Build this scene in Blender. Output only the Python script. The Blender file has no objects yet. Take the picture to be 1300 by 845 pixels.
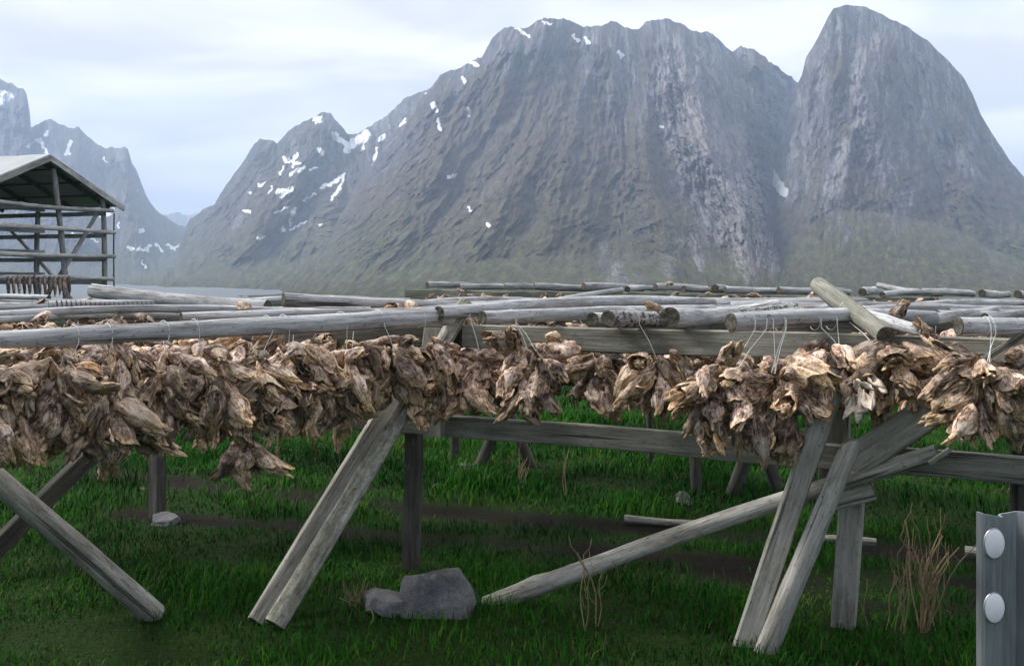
import bpy, math, random
import numpy as np
from mathutils import Vector, Matrix, noise as mnoise

random.seed(7)
rng = np.random.default_rng(7)
scene = bpy.context.scene
col = scene.collection
R = math.radians

# ------------------------------------------------------------------ camera
H = 1.65            # eye height
F = 1400.0          # focal length in photo pixels (1300 wide)
HOR = 352.0         # eye level row in the photo
cam_d = bpy.data.cameras.new("camera")
cam = bpy.data.objects.new("camera", cam_d)
col.objects.link(cam)
cam.location = (0, 0, H)
cam.rotation_euler = (R(90), 0, 0)
cam_d.sensor_width = 36.0
cam_d.lens = 36.0 * F / 1300.0
cam_d.shift_y = (HOR - 422.5) / 1300.0
cam_d.clip_start = 0.05
cam_d.clip_end = 60000
scene.camera = cam


def P(px, py, Y):
    """world point at depth Y that was measured at (px, py) on the photograph"""
    return Vector(((px - 650.0) / F * Y, Y, H - (py - HOR) / F * Y))


def Pz(px, py, z):
    """world point at height z"""
    return P(px, py, (H - z) * F / (py - HOR))


# ------------------------------------------------------------------ helpers
def tag(o, label=None, cat=None, group=None, kind=None):
    if label: o["label"] = label
    if cat: o["category"] = cat
    if group: o["group"] = group
    if kind: o["kind"] = kind
    return o


def empty(name, loc, label=None, cat=None, group=None):
    o = bpy.data.objects.new(name, None)
    o.empty_display_size = 0.1
    o.location = loc
    col.objects.link(o)
    return tag(o, label, cat, group)


class MB:
    def __init__(self):
        self.v = []; self.f = []; self.m = []; self.a = []; self.uv = []

    def add(self, verts, faces, mi=0, attr=None, uv=None):
        b = len(self.v)
        self.v += [tuple(p) for p in verts]
        self.a += list(attr) if attr is not None else [(0, 0, 0)] * len(verts)
        self.uv += list(uv) if uv is not None else [(0, 0)] * len(verts)
        for f in faces:
            self.f.append([b + i for i in f]); self.m.append(mi)

    def mesh(self, name, mats, smooth=True):
        me = bpy.data.meshes.new(name)
        me.from_pydata(self.v, [], self.f)
        for m in mats: me.materials.append(m)
        me.polygons.foreach_set("material_index", self.m)
        if smooth: me.polygons.foreach_set("use_smooth", [True] * len(self.f))
        if any(x != (0, 0, 0) for x in self.a):
            at = me.attributes.new("tone", "FLOAT_VECTOR", "POINT")
            at.data.foreach_set("vector", np.array(self.a, dtype=np.float32).ravel())
        if any(x != (0, 0) for x in self.uv):
            uvl = me.uv_layers.new(name="UVMap")
            li = np.zeros(len(me.loops), dtype=np.int32)
            me.loops.foreach_get("vertex_index", li)
            uvl.data.foreach_set("uv", np.array(self.uv, dtype=np.float32)[li].ravel())
        me.update()
        return me

    def build(self, name, mats, parent=None, M=None, smooth=True):
        return link(name, self.mesh(name, mats, smooth), parent, M)


def link(name, me, parent=None, M=None):
    o = bpy.data.objects.new(name, me)
    col.objects.link(o)
    if M is None: M = Matrix.Identity(4)
    if parent is not None:
        o.parent = parent
        M = Matrix.Translation(-Vector(parent.location)) @ M
    o.matrix_basis = M
    return o


def axis_frame(p0, p1, up=(0, 0, 1), roll=0.0):
    """matrix whose Z runs from p0 to p1 and whose Y is as near to up as it can be"""
    p0 = Vector(p0); z = (Vector(p1) - p0).normalized()
    up = Vector(up)
    if abs(z.dot(up)) > 0.97: up = Vector((0, 1, 0))
    x = up.cross(z).normalized(); y = z.cross(x)
    M = Matrix((x, y, z)).transposed().to_4x4()
    M = Matrix.Translation(p0) @ M
    return M @ Matrix.Rotation(roll, 4, 'Z')


def sd(): return random.uniform(0, 1000)


# ------------------------------------------------------------------ node helpers
def new_mat(name):
    m = bpy.data.materials.new(name); m.use_nodes = True
    nt = m.node_tree; nt.nodes.clear()
    out = nt.nodes.new("ShaderNodeOutputMaterial")
    b = nt.nodes.new("ShaderNodeBsdfPrincipled")
    nt.links.new(b.outputs[0], out.inputs[0])
    b.inputs["Roughness"].default_value = 0.85
    b.inputs["Specular IOR Level"].default_value = 0.25
    return m, nt, b


class NT:
    def __init__(s, nt): s.nt = nt
    def n(s, t, **kw):
        nd = s.nt.nodes.new(t)
        for k, v in kw.items(): setattr(nd, k, v)
        return nd
    def l(s, a, b): s.nt.links.new(a, b)
    def val(s, sock, x):
        if isinstance(x, (int, float)): sock.default_value = x
        elif isinstance(x, (tuple, list)):
            sock.default_value = (*x, 1.0) if len(x) == 3 and len(sock.default_value) == 4 else x
        else: s.l(x, sock)
    def math(s, op, a, b=0.0, c=0.0, clamp=False):
        nd = s.n("ShaderNodeMath", operation=op, use_clamp=clamp)
        s.val(nd.inputs[0], a); s.val(nd.inputs[1], b); s.val(nd.inputs[2], c)
        return nd.outputs[0]
    def mix(s, fac, a, b, mode='MIX'):
        nd = s.n("ShaderNodeMix", data_type='RGBA', blend_type=mode)
        s.val(nd.inputs[0], fac); s.val(nd.inputs[6], a); s.val(nd.inputs[7], b)
        return nd.outputs[2]
    def mapping(s, vec, scale=(1, 1, 1), loc=(0, 0, 0), rot=(0, 0, 0)):
        nd = s.n("ShaderNodeMapping")
        s.l(vec, nd.inputs[0])
        s.val(nd.inputs[1], loc); s.val(nd.inputs[2], rot); s.val(nd.inputs[3], scale)
        return nd.outputs[0]
    def noise(s, vec, scale, detail=6.0, rough=0.6, dist=0.0):
        nd = s.n("ShaderNodeTexNoise")
        if vec is not None: s.l(vec, nd.inputs["Vector"])
        nd.inputs["Scale"].default_value = scale
        nd.inputs["Detail"].default_value = detail
        nd.inputs["Roughness"].default_value = rough
        nd.inputs["Distortion"].default_value = dist
        return nd.outputs[0]
    def ramp(s, fac, stops):
        nd = s.n("ShaderNodeValToRGB")
        s.l(fac, nd.inputs[0])
        cr = nd.color_ramp
        while len(cr.elements) < len(stops): cr.elements.new(0.5)
        for e, (p, c) in zip(cr.elements, stops):
            e.position = p
            e.color = (*c, 1.0) if not isinstance(c, (int, float)) else (c, c, c, 1.0)
        return nd.outputs[0]
    def rng(s, x, a, b, c=0.0, d=1.0):
        nd = s.n("ShaderNodeMapRange"); s.val(nd.inputs[0], x)
        for i, q in enumerate((a, b, c, d)): nd.inputs[i + 1].default_value = q
        return nd.outputs[0]
    def attr(s, name):
        nd = s.n("ShaderNodeAttribute", attribute_name=name)
        return nd
    def bump(s, h, strength, dist, b):
        nd = s.n("ShaderNodeBump")
        nd.inputs["Strength"].default_value = strength
        nd.inputs["Distance"].default_value = dist
        s.l(h, nd.inputs["Height"]); s.l(nd.outputs[0], b.inputs["Normal"])


def wood_mat(name, dark, mid, light, speck=0.3, green=0.0, grain=1.0, dash=0.0):
    m, nt, b = new_mat(name); g = NT(nt)
    tc = g.n("ShaderNodeTexCoord").outputs["Object"]
    rnd = g.n("ShaderNodeObjectInfo").outputs["Random"]
    off = g.n("ShaderNodeCombineXYZ")
    for i in range(3): g.l(g.math('MULTIPLY', rnd, 37.0 + 11 * i), off.inputs[i])
    add = g.n("ShaderNodeVectorMath", operation='ADD'); g.l(tc, add.inputs[0]); g.l(off.outputs[0], add.inputs[1])
    v = add.outputs[0]
    fib = g.noise(g.mapping(v, (60 * grain, 60 * grain, 3.6)), 1.0, 8, 0.72, 0.5)
    broad = g.noise(g.mapping(v, (7, 7, 1.3)), 1.0, 5, 0.6)
    f = g.math('ADD', g.math('MULTIPLY', fib, 0.48), g.math('MULTIPLY', broad, 0.52))
    c = g.ramp(f, [(0.36, dark), (0.49, mid), (0.62, light)])
    bl = g.rng(g.noise(g.mapping(v, (22, 22, 5)), 1.0, 6, 0.7, 0.5), 0.55, 0.66)
    c = g.mix(g.math('MULTIPLY', bl, 0.55), c, tuple(x * 0.8 for x in dark))
    sp = g.rng(g.noise(g.mapping(v, (55, 55, 30)), 1.0, 3, 0.7), 0.60, 0.68)
    c = g.mix(g.math('MULTIPLY', sp, speck), c, tuple(x * 0.35 for x in dark))
    crack = g.rng(g.noise(g.mapping(v, (30, 30, 0.8)), 1.0, 3, 0.5, 0.15), 0.375, 0.335)
    c = g.mix(g.math('MULTIPLY', crack, 0.75), c, tuple(x * 0.3 for x in dark))
    if green:
        gn = g.rng(g.noise(g.mapping(v, (9, 9, 4)), 1.0, 5, 0.7), 0.48, 0.66)
        c = g.mix(g.math('MULTIPLY', gn, green), c, (0.10, 0.105, 0.055))
    li = g.rng(g.noise(g.mapping(v, (30, 30, 14)), 1.0, 4, 0.7), 0.64, 0.70)
    c = g.mix(g.math('MULTIPLY', li, 0.35), c, (0.40, 0.40, 0.36))
    if dash:
        ds = g.rng(g.noise(g.mapping(v, (42, 42, 26)), 1.0, 5, 0.7, 0.2), 0.50, 0.55)
        c = g.mix(g.math('MULTIPLY', ds, dash), c, (0.018, 0.015, 0.013))
    # small differences from piece to piece
    hs = g.n("ShaderNodeHueSaturation"); g.l(c, hs.inputs["Color"])
    g.l(g.rng(rnd, 0, 1, 0.78, 1.2), hs.inputs["Value"])
    hs.inputs["Saturation"].default_value = 0.95
    g.l(hs.outputs[0], b.inputs["Base Color"])
    b.inputs["Roughness"].default_value = 0.9
    h = g.math('SUBTRACT', g.math('ADD', fib, g.math('MULTIPLY', broad, 0.4)), g.math('MULTIPLY', crack, 0.5))
    g.bump(h, 1.0, 0.009, b)
    return m


M_POLE = wood_mat("bleached_pole_wood", (0.12, 0.115, 0.11), (0.34, 0.342, 0.35), (0.60, 0.605, 0.62), 0.6)
M_BARK = wood_mat("flaking_bark_wood", (0.10, 0.095, 0.09), (0.36, 0.35, 0.34), (0.62, 0.61, 0.60), 0.6, dash=0.9)
M_BEAM = wood_mat("grey_green_beam_wood", (0.12, 0.118, 0.092), (0.27, 0.265, 0.22), (0.42, 0.41, 0.355), 0.4, 0.3)
M_LEG = wood_mat("pale_leg_wood", (0.14, 0.125, 0.10), (0.36, 0.34, 0.295), (0.62, 0.60, 0.55), 0.6, 0.3)
M_CRUST = wood_mat("lichen_crusted_wood", (0.13, 0.125, 0.09), (0.36, 0.35, 0.28), (0.68, 0.67, 0.64), 0.6, 0.5, dash=0.35)
M_DARKWOOD = wood_mat("dark_wood", (0.035, 0.033, 0.028), (0.075, 0.07, 0.06), (0.14, 0.13, 0.115), 0.4, 0.3)  # darker wood tone for posts, rear beams, rafters and twine wraps
M_SHED = wood_mat("grey_shed_wood", (0.18, 0.175, 0.17), (0.33, 0.325, 0.32), (0.50, 0.495, 0.49), 0.3, 0.0, 0.3)


def end_mat():
    m, nt, b = new_mat("cut_end_grain"); g = NT(nt)
    tc = g.n("ShaderNodeTexCoord").outputs["Object"]
    sep = g.n("ShaderNodeSeparateXYZ"); g.l(tc, sep.inputs[0])
    r = g.math('SQRT', g.math('ADD', g.math('POWER', sep.outputs[0], 2.0), g.math('POWER', sep.outputs[1], 2.0)))
    ns = g.noise(tc, 60.0, 4, 0.6)
    ring = g.math('SINE', g.math('ADD', g.math('MULTIPLY', r, 900.0), g.math('MULTIPLY', ns, 5.0)))
    f = g.math('ADD', g.math('MULTIPLY', ring, 0.12), ns)
    c = g.ramp(f, [(0.3, (0.035, 0.032, 0.024)), (0.5, (0.085, 0.078, 0.06)), (0.75, (0.17, 0.155, 0.12))])
    g.l(c, b.inputs["Base Color"])
    g.bump(f, 0.5, 0.004, b)
    return m


M_END = end_mat()


def simple_mat(name, colr, rough=0.7, var=0.2, scale=20.0, metal=0.0, bump=0.0):
    m, nt, b = new_mat(name); g = NT(nt)
    tc = g.n("ShaderNodeTexCoord").outputs["Object"]
    ns = g.noise(tc, scale, 5, 0.6)
    c = g.ramp(ns, [(0.3, tuple(x * (1 - var) for x in colr)), (0.7, tuple(min(1, x * (1 + var)) for x in colr))])
    g.l(c, b.inputs["Base Color"])
    b.inputs["Roughness"].default_value = rough
    b.inputs["Metallic"].default_value = metal
    if bump: g.bump(ns, bump, 0.01, b)
    return m


M_TWINE = simple_mat("pale_twine", (0.78, 0.82, 0.78), 0.8, 0.15, 60)
M_REFL = simple_mat("white_reflector", (0.80, 0.82, 0.86), 0.35, 0.04, 30)


def galv_mat():
    m, nt, b = new_mat("galvanised_steel"); g = NT(nt)
    tc = g.n("ShaderNodeTexCoord").outputs["Object"]
    a = g.noise(g.mapping(tc, (7, 7, 3)), 1.0, 2, 0.5); s = g.noise(g.mapping(tc, (160, 160, 12)), 1.0, 4, 0.6)
    f = g.math('ADD', g.math('MULTIPLY', a, 0.75), g.math('MULTIPLY', s, 0.25))
    c = g.ramp(f, [(0.34, (0.10, 0.108, 0.118)), (0.5, (0.30, 0.32, 0.34)), (0.66, (0.50, 0.52, 0.54))])
    g.l(c, b.inputs["Base Color"])
    b.inputs["Metallic"].default_value = 0.75
    g.l(g.rng(a, 0.3, 0.7, 0.55, 0.35), b.inputs["Roughness"])
    return m


M_GALV = galv_mat()
M_ROOF = simple_mat("pale_roof_sheet", (0.27, 0.30, 0.32), 0.5, 0.12, 1.5)


def stone_mat():
    m, nt, b = new_mat("lichened_stone"); g = NT(nt)
    tc = g.n("ShaderNodeTexCoord").outputs["Object"]
    rnd = g.n("ShaderNodeObjectInfo").outputs["Random"]
    v = g.mapping(tc); 
    a = g.noise(v, 5.0, 8, 0.65); s = g.noise(v, 60.0, 4, 0.7)
    f = g.math('ADD', g.math('MULTIPLY', a, 0.7), g.math('MULTIPLY', s, 0.3))
    c = g.ramp(f, [(0.32, (0.055, 0.055, 0.058)), (0.5, (0.12, 0.12, 0.125)), (0.68, (0.22, 0.22, 0.22))])
    li = g.rng(g.noise(v, 11.0, 6, 0.7), 0.60, 0.66)
    c = g.mix(g.math('MULTIPLY', li, 0.5), c, (0.30, 0.31, 0.28))
    g.l(c, b.inputs["Base Color"])
    g.bump(f, 1.0, 0.035, b)
    return m


M_STONE = stone_mat()


def fish_mat():
    """tone.x: 0 skin .. 1 dried flesh; tone.y: dark hollow; tone.z: reddish gill side"""
    m, nt, b = new_mat("dried_fish_skin"); g = NT(nt)
    at = g.attr("tone"); sep = g.n("ShaderNodeSeparateXYZ"); g.l(at.outputs["Vector"], sep.inputs[0])
    tcn = g.n("ShaderNodeTexCoord"); tc = tcn.outputs["Object"]; uv = tcn.outputs["UV"]
    rnd = g.n("ShaderNodeObjectInfo").outputs["Random"]
    off = g.n("ShaderNodeCombineXYZ")
    for i in range(3): g.l(g.math('MULTIPLY', rnd, 23.0 + 9 * i), off.inputs[i])
    add = g.n("ShaderNodeVectorMath", operation='ADD'); g.l(tc, add.inputs[0]); g.l(off.outputs[0], add.inputs[1])
    v = add.outputs[0]
    addu = g.n("ShaderNodeVectorMath", operation='ADD'); g.l(uv, addu.inputs[0]); g.l(off.outputs[0], addu.inputs[1])
    strio = g.noise(g.mapping(addu.outputs[0], (9, 1.8, 1)), 1.0, 6, 0.72, 1.6)
    blot = g.noise(v, 13.0, 7, 0.68, 0.4)
    fine = g.noise(v, 70.0, 6, 0.78)
    sk = g.math('ADD', g.math('MULTIPLY', blot, 0.48), g.math('ADD', g.math('MULTIPLY', strio, 0.36), g.math('MULTIPLY', fine, 0.16)))
    skin = g.ramp(sk, [(0.41, (0.012, 0.008, 0.008)), (0.457, (0.088, 0.059, 0.052)),
                       (0.50, (0.33, 0.245, 0.205)), (0.55, (0.85, 0.745, 0.66))])
    fl = g.math('ADD', g.math('MULTIPLY', strio, 0.6), g.math('MULTIPLY', fine, 0.4))
    flesh = g.ramp(fl, [(0.40, (0.07, 0.034, 0.016)), (0.455, (0.42, 0.27, 0.14)), (0.53, (0.84, 0.71, 0.57))])
    tone = g.math('ADD', sep.outputs[0], g.math('MULTIPLY', g.math('SUBTRACT', fine, 0.5), 0.5), clamp=True)
    c = g.mix(tone, skin, flesh)
    rb = g.math('FRACT', g.math('MULTIPLY', rnd, 57.31))
    tone = g.math('ADD', tone, g.math('MULTIPLY', g.math('SUBTRACT', rb, 0.55), 0.7), clamp=True)
    c = g.mix(tone, skin, flesh)
    red = g.math('MULTIPLY', sep.outputs[2], g.rng(blot, 0.42, 0.62))
    c = g.mix(red, c, (0.21, 0.085, 0.04))
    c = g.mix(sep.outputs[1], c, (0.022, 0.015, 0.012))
    hs = g.n("ShaderNodeHueSaturation"); g.l(c, hs.inputs["Color"])
    g.l(g.rng(rnd, 0, 1, 0.38, 1.65), hs.inputs["Value"])
    hs.inputs["Saturation"].default_value = 1.32
    g.l(hs.outputs[0], b.inputs["Base Color"])
    b.inputs["Roughness"].default_value = 0.55
    b.inputs["Specular IOR Level"].default_value = 0.35
    h = g.math('ADD', g.math('MULTIPLY', strio, 0.8), g.math('MULTIPLY', fine, 0.45))
    g.bump(h, 1.0, 0.009, b)
    return m


M_FISH = fish_mat()

# ------------------------------------------------------------------ numpy noise
_perm = rng.permutation(256).astype(np.int64); _perm = np.concatenate([_perm, _perm, _perm])
_grad = rng.normal(size=(256, 3)); _grad /= np.linalg.norm(_grad, axis=1)[:, None]


def pnoise(x, y, z=0.0):
    x = np.asarray(x, float); y = np.asarray(y, float); z = np.zeros_like(x) + z
    xi, yi, zi = np.floor(x).astype(np.int64), np.floor(y).astype(np.int64), np.floor(z).astype(np.int64)
    xf, yf, zf = x - xi, y - yi, z - zi
    fade = lambda t: t * t * t * (t * (t * 6 - 15) + 10)
    u, v, w = fade(xf), fade(yf), fade(zf)
    xi &= 255; yi &= 255; zi &= 255
    def gr(dx, dy, dz):
        h = _perm[_perm[_perm[(xi + dx) & 255] + ((yi + dy) & 255)] + ((zi + dz) & 255)]
        g = _grad[h & 255]
        return g[..., 0] * (xf - dx) + g[..., 1] * (yf - dy) + g[..., 2] * (zf - dz)
    l = lambda a, b, t: a + (b - a) * t
    return l(l(l(gr(0, 0, 0), gr(1, 0, 0), u), l(gr(0, 1, 0), gr(1, 1, 0), u), v),
             l(l(gr(0, 0, 1), gr(1, 0, 1), u), l(gr(0, 1, 1), gr(1, 1, 1), u), v), w)


def fbm(x, y, z=0.0, o=5, gain=0.5):
    s = 0; a = 1.0; f = 1.0
    for i in range(o):
        s = s + a * pnoise(x * f, y * f, z + i * 7.3); a *= gain; f *= 2.03
    return s


def ridged(x, y, z=0.0, o=5, gain=0.55):
    s = 0; a = 1.0; f = 1.0; tot = 0
    for i in range(o):
        s = s + a * (1 - 2.2 * np.abs(pnoise(x * f, y * f, z + i * 5.1))); tot += a; a *= gain; f *= 2.1
    return s / tot


def np_mesh(name, V, faces4, mats, smooth=True, attrs=None):
    me = bpy.data.meshes.new(name)
    n = len(V); k = len(faces4); w = faces4.shape[1]
    me.vertices.add(n); me.vertices.foreach_set("co", V.astype(np.float32).ravel())
    me.loops.add(k * w); me.loops.foreach_set("vertex_index", faces4.astype(np.int32).ravel())
    me.polygons.add(k)
    me.polygons.foreach_set("loop_start", np.arange(0, k * w, w, dtype=np.int32))
    me.polygons.foreach_set("loop_total", np.full(k, w, dtype=np.int32))
    if smooth: me.polygons.foreach_set("use_smooth", np.ones(k, dtype=bool))
    for m in mats: me.materials.append(m)
    for an, arr in (attrs or {}).items():
        if arr.ndim == 1:
            a = me.attributes.new(an, "FLOAT", "POINT"); a.data.foreach_set("value", arr.astype(np.float32))
        else:
            a = me.attributes.new(an, "FLOAT_VECTOR", "POINT"); a.data.foreach_set("vector", arr.astype(np.float32).ravel())
    me.update(calc_edges=True)
    me.validate()
    return me


def grid_faces(nr, nc):
    i = np.arange(nr * nc).reshape(nr, nc)
    return np.stack([i[:-1, :-1], i[:-1, 1:], i[1:, 1:], i[1:, :-1]], -1).reshape(-1, 4)


# ------------------------------------------------------------------ world and light
SUN_EL, SUN_AZ = 46.0, -72.0        # azimuth measured from +Y (ahead) towards +X
w = bpy.data.worlds.new("World"); scene.world = w; w.use_nodes = True
nt = w.node_tree; nt.nodes.clear(); g = NT(nt)
outw = g.n("ShaderNodeOutputWorld"); bg = g.n("ShaderNodeBackground"); g.l(bg.outputs[0], outw.inputs[0])
sky = g.n("ShaderNodeTexSky"); sky.sky_type = 'NISHITA'; sky.sun_disc = False
sky.sun_elevation = R(SUN_EL); sky.sun_rotation = R(SUN_AZ)
sky.air_density = 1.0; sky.dust_density = 1.5
bg.inputs[1].default_value = 0.1
d = g.n("ShaderNodeTexCoord").outputs["Generated"]
sp = g.n("ShaderNodeSeparateXYZ"); g.l(d, sp.inputs[0])
zz = g.math('ADD', g.math('MAXIMUM', sp.outputs[2], 0.0), 0.16)
cb = g.n("ShaderNodeCombineXYZ")
g.l(g.math('DIVIDE', sp.outputs[0], zz), cb.inputs[0]); g.l(g.math('DIVIDE', sp.outputs[1], zz), cb.inputs[1])
n1 = g.noise(g.mapping(cb.outputs[0], (1.0, 1.25, 1), (3.1, 0.4, 0)), 1.5, 7, 0.50, 0.5)
n2 = g.noise(g.mapping(cb.outputs[0], (1.1, 1.6, 1), (5, 2, 0)), 0.8, 6, 0.55, 0.2)
cloudc = g.ramp(n1, [(0.38, (7.1, 7.15, 7.4)), (0.46, (7.9, 7.95, 8.1)), (0.53, (9.0, 9.0, 9.0)), (0.61, (10.4, 10.2, 9.9))])
cover = g.rng(n2, 0.26, 0.44)
# unseen sky behind the camera dimmed, added to keep grass and front faces darker
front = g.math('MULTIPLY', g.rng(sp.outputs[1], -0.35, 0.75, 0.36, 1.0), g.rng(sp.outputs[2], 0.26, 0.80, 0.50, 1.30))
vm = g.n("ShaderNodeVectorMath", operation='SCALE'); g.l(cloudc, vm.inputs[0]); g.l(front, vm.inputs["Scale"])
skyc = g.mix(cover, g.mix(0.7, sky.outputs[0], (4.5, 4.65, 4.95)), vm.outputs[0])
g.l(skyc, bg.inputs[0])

sun_d = bpy.data.lights.new("sun", 'SUN'); sun_d.energy = 1.8; sun_d.angle = R(18); sun_d.color = (1.0, 0.965, 0.92)
sun = bpy.data.objects.new("sun", sun_d); col.objects.link(sun)
sdir = Vector((math.sin(R(SUN_AZ)) * math.cos(R(SUN_EL)), math.cos(R(SUN_AZ)) * math.cos(R(SUN_EL)), math.sin(R(SUN_EL))))
sun.rotation_euler = (-sdir).to_track_quat('-Z', 'Y').to_euler()
sun.location = (0, 0, 30)

# ------------------------------------------------------------------ mountains
def rock_mat(name, veg_hi, green_hi, seed, blue=0.0):
    m, nt, b = new_mat(name); g = NT(nt)
    geo = g.n("ShaderNodeNewGeometry"); pos = geo.outputs["Position"]
    sep = g.n("ShaderNodeSeparateXYZ"); g.l(pos, sep.inputs[0])
    nrm = g.n("ShaderNodeSeparateXYZ"); g.l(geo.outputs["Normal"], nrm.inputs[0])
    p = g.mapping(pos, (1, 1, 1), (seed * 131, seed * 57, seed * 19))
    ru = g.attr("rock_uv").outputs["Vector"]          # across / along the fall line
    wob = g.n("ShaderNodeVectorMath", operation='MULTIPLY_ADD')
    nv_ = g.n("ShaderNodeTexNoise"); g.l(ru, nv_.inputs["Vector"]); nv_.inputs["Scale"].default_value = 0.045; nv_.inputs["Detail"].default_value = 6; nv_.inputs["Roughness"].default_value = 0.65
    g.l(nv_.outputs["Color"], wob.inputs[0]); wob.inputs[1].default_value = (24, 36, 0); g.l(ru, wob.inputs[2])
    wv = wob.outputs[0]
    streak = g.noise(g.mapping(wv, (0.20, 0.022, 1)), 1.0, 9, 0.70, 0.2)
    slab = g.noise(g.mapping(wv, (0.035, 0.010, 1), (9, 4, 0)), 1.0, 8, 0.64, 0.4)
    med = g.noise(p, 0.035, 8, 0.7)
    fine = g.noise(g.mapping(ru, (0.55, 0.28, 1)), 1.0, 6, 0.75)
    def cracks(sc, rot, wdt):
        n_ = g.noise(g.mapping(wv, sc, (31, 7, 0), (0, 0, rot)), 1.0, 5, 0.55, 0.2)
        return g.rng(g.math('ABSOLUTE', g.math('SUBTRACT', n_, 0.5)), 0.0, wdt, 1.0, 0.0)
    def facets(sc, rot):
        vo = g.n("ShaderNodeTexVoronoi"); g.l(g.mapping(wv, sc, (0, 0, 0), (0, 0, rot)), vo.inputs["Vector"]); vo.inputs["Scale"].default_value = 1.0
        sx_ = g.n("ShaderNodeSeparateXYZ"); g.l(vo.outputs["Color"], sx_.inputs[0]); return sx_.outputs[0]
    fc = g.math('ADD', g.math('MULTIPLY', facets((0.06, 0.011, 1), 0.0), 0.5), g.math('MULTIPLY', facets((0.17, 0.035, 1), R(10)), 0.5))
    ck = g.math('MAXIMUM', g.math('MULTIPLY', cracks((0.085, 0.011, 1), 0.0, 0.030), 0.9), g.math('MAXIMUM', cracks((0.030, 0.010, 1), R(24), 0.016), g.math('MULTIPLY', cracks((0.05, 0.02, 1), R(-50), 0.020), 0.6)))
    f = g.math('ADD', g.math('ADD', g.math('MULTIPLY', streak, 0.36), g.math('MULTIPLY', slab, 0.28)), g.math('ADD', g.math('MULTIPLY', fine, 0.36), g.math('MULTIPLY', g.math('SUBTRACT', fc, 0.5), 0.15)))
    rock = g.ramp(f, [(0.38, (0.040, 0.042, 0.050)), (0.46, (0.115, 0.118, 0.128)), (0.52, (0.185, 0.187, 0.196)), (0.61, (0.33, 0.33, 0.335))])
    at = g.attr("mark"); ms = g.n("ShaderNodeSeparateXYZ"); g.l(at.outputs["Vector"], ms.inputs[0])
    palec = g.ramp(f, [(0.37, (0.15, 0.145, 0.15)), (0.48, (0.25, 0.238, 0.238)), (0.60, (0.37, 0.35, 0.34))])
    rock = g.mix(ms.outputs[1], rock, palec)
    warm = g.rng(g.noise(g.mapping(p, (0.01, 0.01, 0.006)), 1.0, 5, 0.6), 0.52, 0.66)
    rock = g.mix(g.math('MULTIPLY', warm, 0.45), rock, (0.19, 0.14, 0.11))
    rock = g.mix(g.math('MULTIPLY', ck, 0.75), rock, (0.02, 0.02, 0.024))
    # heath and grass on the ledges, thinning out with height
    hgt = g.rng(sep.outputs[2], green_hi * 0.25, veg_hi, 1.0, 0.0)
    slope = g.rng(nrm.outputs[2], 0.10, 0.75)
    vn = g.math('ADD', g.math('MULTIPLY', g.math('SUBTRACT', g.noise(g.mapping(wv, (0.035, 0.016, 1), (50, 3, 0)), 1.0, 8, 0.68), 0.5), 2.8), g.math('ADD', g.math('MULTIPLY', g.math('SUBTRACT', streak, 0.5), 0.5), g.math('MULTIPLY', g.math('SUBTRACT', fine, 0.5), 1.8)))
    veg = g.math('ADD', g.math('ADD', g.math('MULTIPLY', hgt, 0.70), g.math('MULTIPLY', slope, 0.22)), g.math('ADD', vn, g.math('SUBTRACT', ms.outputs[2], g.math('MULTIPLY', ms.outputs[1], 0.75))))
    vegf = g.rng(veg, 0.34, 0.60)
    heath = g.ramp(g.noise(g.mapping(ru, (.16, .11, 1)), 1.0, 8, 0.75), [(0.35, (0.044, 0.038, 0.030)), (0.5, (0.100, 0.085, 0.060)), (0.65, (0.175, 0.150, 0.105))])
    grn = g.ramp(g.noise(g.mapping(ru, (.13, .11, 1)), 1.0, 8, 0.75), [(0.35, (0.028, 0.038, 0.019)), (0.5, (0.080, 0.092, 0.040)), (0.65, (0.175, 0.172, 0.072))])
    gf = g.math('ADD', g.rng(sep.outputs[2], green_hi * 0.1, green_hi, 0.72, -0.25), g.math('MULTIPLY', g.math('SUBTRACT', g.noise(p, 0.009, 6, 0.65), 0.5), 2.8), clamp=True)
    vegc = g.mix(gf, heath, grn)
    c = g.mix(vegf, rock, vegc)
    c = g.mix(1.0, c, (0.84, 0.84, 0.86), 'MULTIPLY')
    c = g.mix(g.rng(ms.outputs[0], 0.40, 0.60), c, (0.80, 0.83, 0.88))
    g.l(c, b.inputs["Base Color"])
    b.inputs["Roughness"].default_value = 0.95
    b.inputs["Specular IOR Level"].default_value = 0.1
    med = g.math('SUBTRACT', g.math('ADD', g.math('ADD', med, g.math('MULTIPLY', fc, 0.5)), g.math('MULTIPLY', fine, 0.6)), g.math('MULTIPLY', ck, 0.5))
    g.bump(g.math('ADD', streak, g.math('MULTIPLY', med, 0.7)), 0.9, 5.0, b)
    return m


def seg_dist(px, py, pts):
    """distance (photo pixels) from grid points to a polyline"""
    best = np.full(px.shape, 1e9)
    for (x0, y0), (x1, y1) in zip(pts[:-1], pts[1:]):
        dx, dy = x1 - x0, y1 - y0; L2 = dx * dx + dy * dy + 1e-9
        t = np.clip(((px - x0) * dx + (py - y0) * dy) / L2, 0, 1)
        best = np.minimum(best, np.hypot(px - x0 - t * dx, py - y0 - t * dy))
    return best


ss = lambda a, b, t: np.clip((t - a) / (b - a), 0, 1) ** 2 * (3 - 2 * np.clip((t - a) / (b - a), 0, 1))


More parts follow.
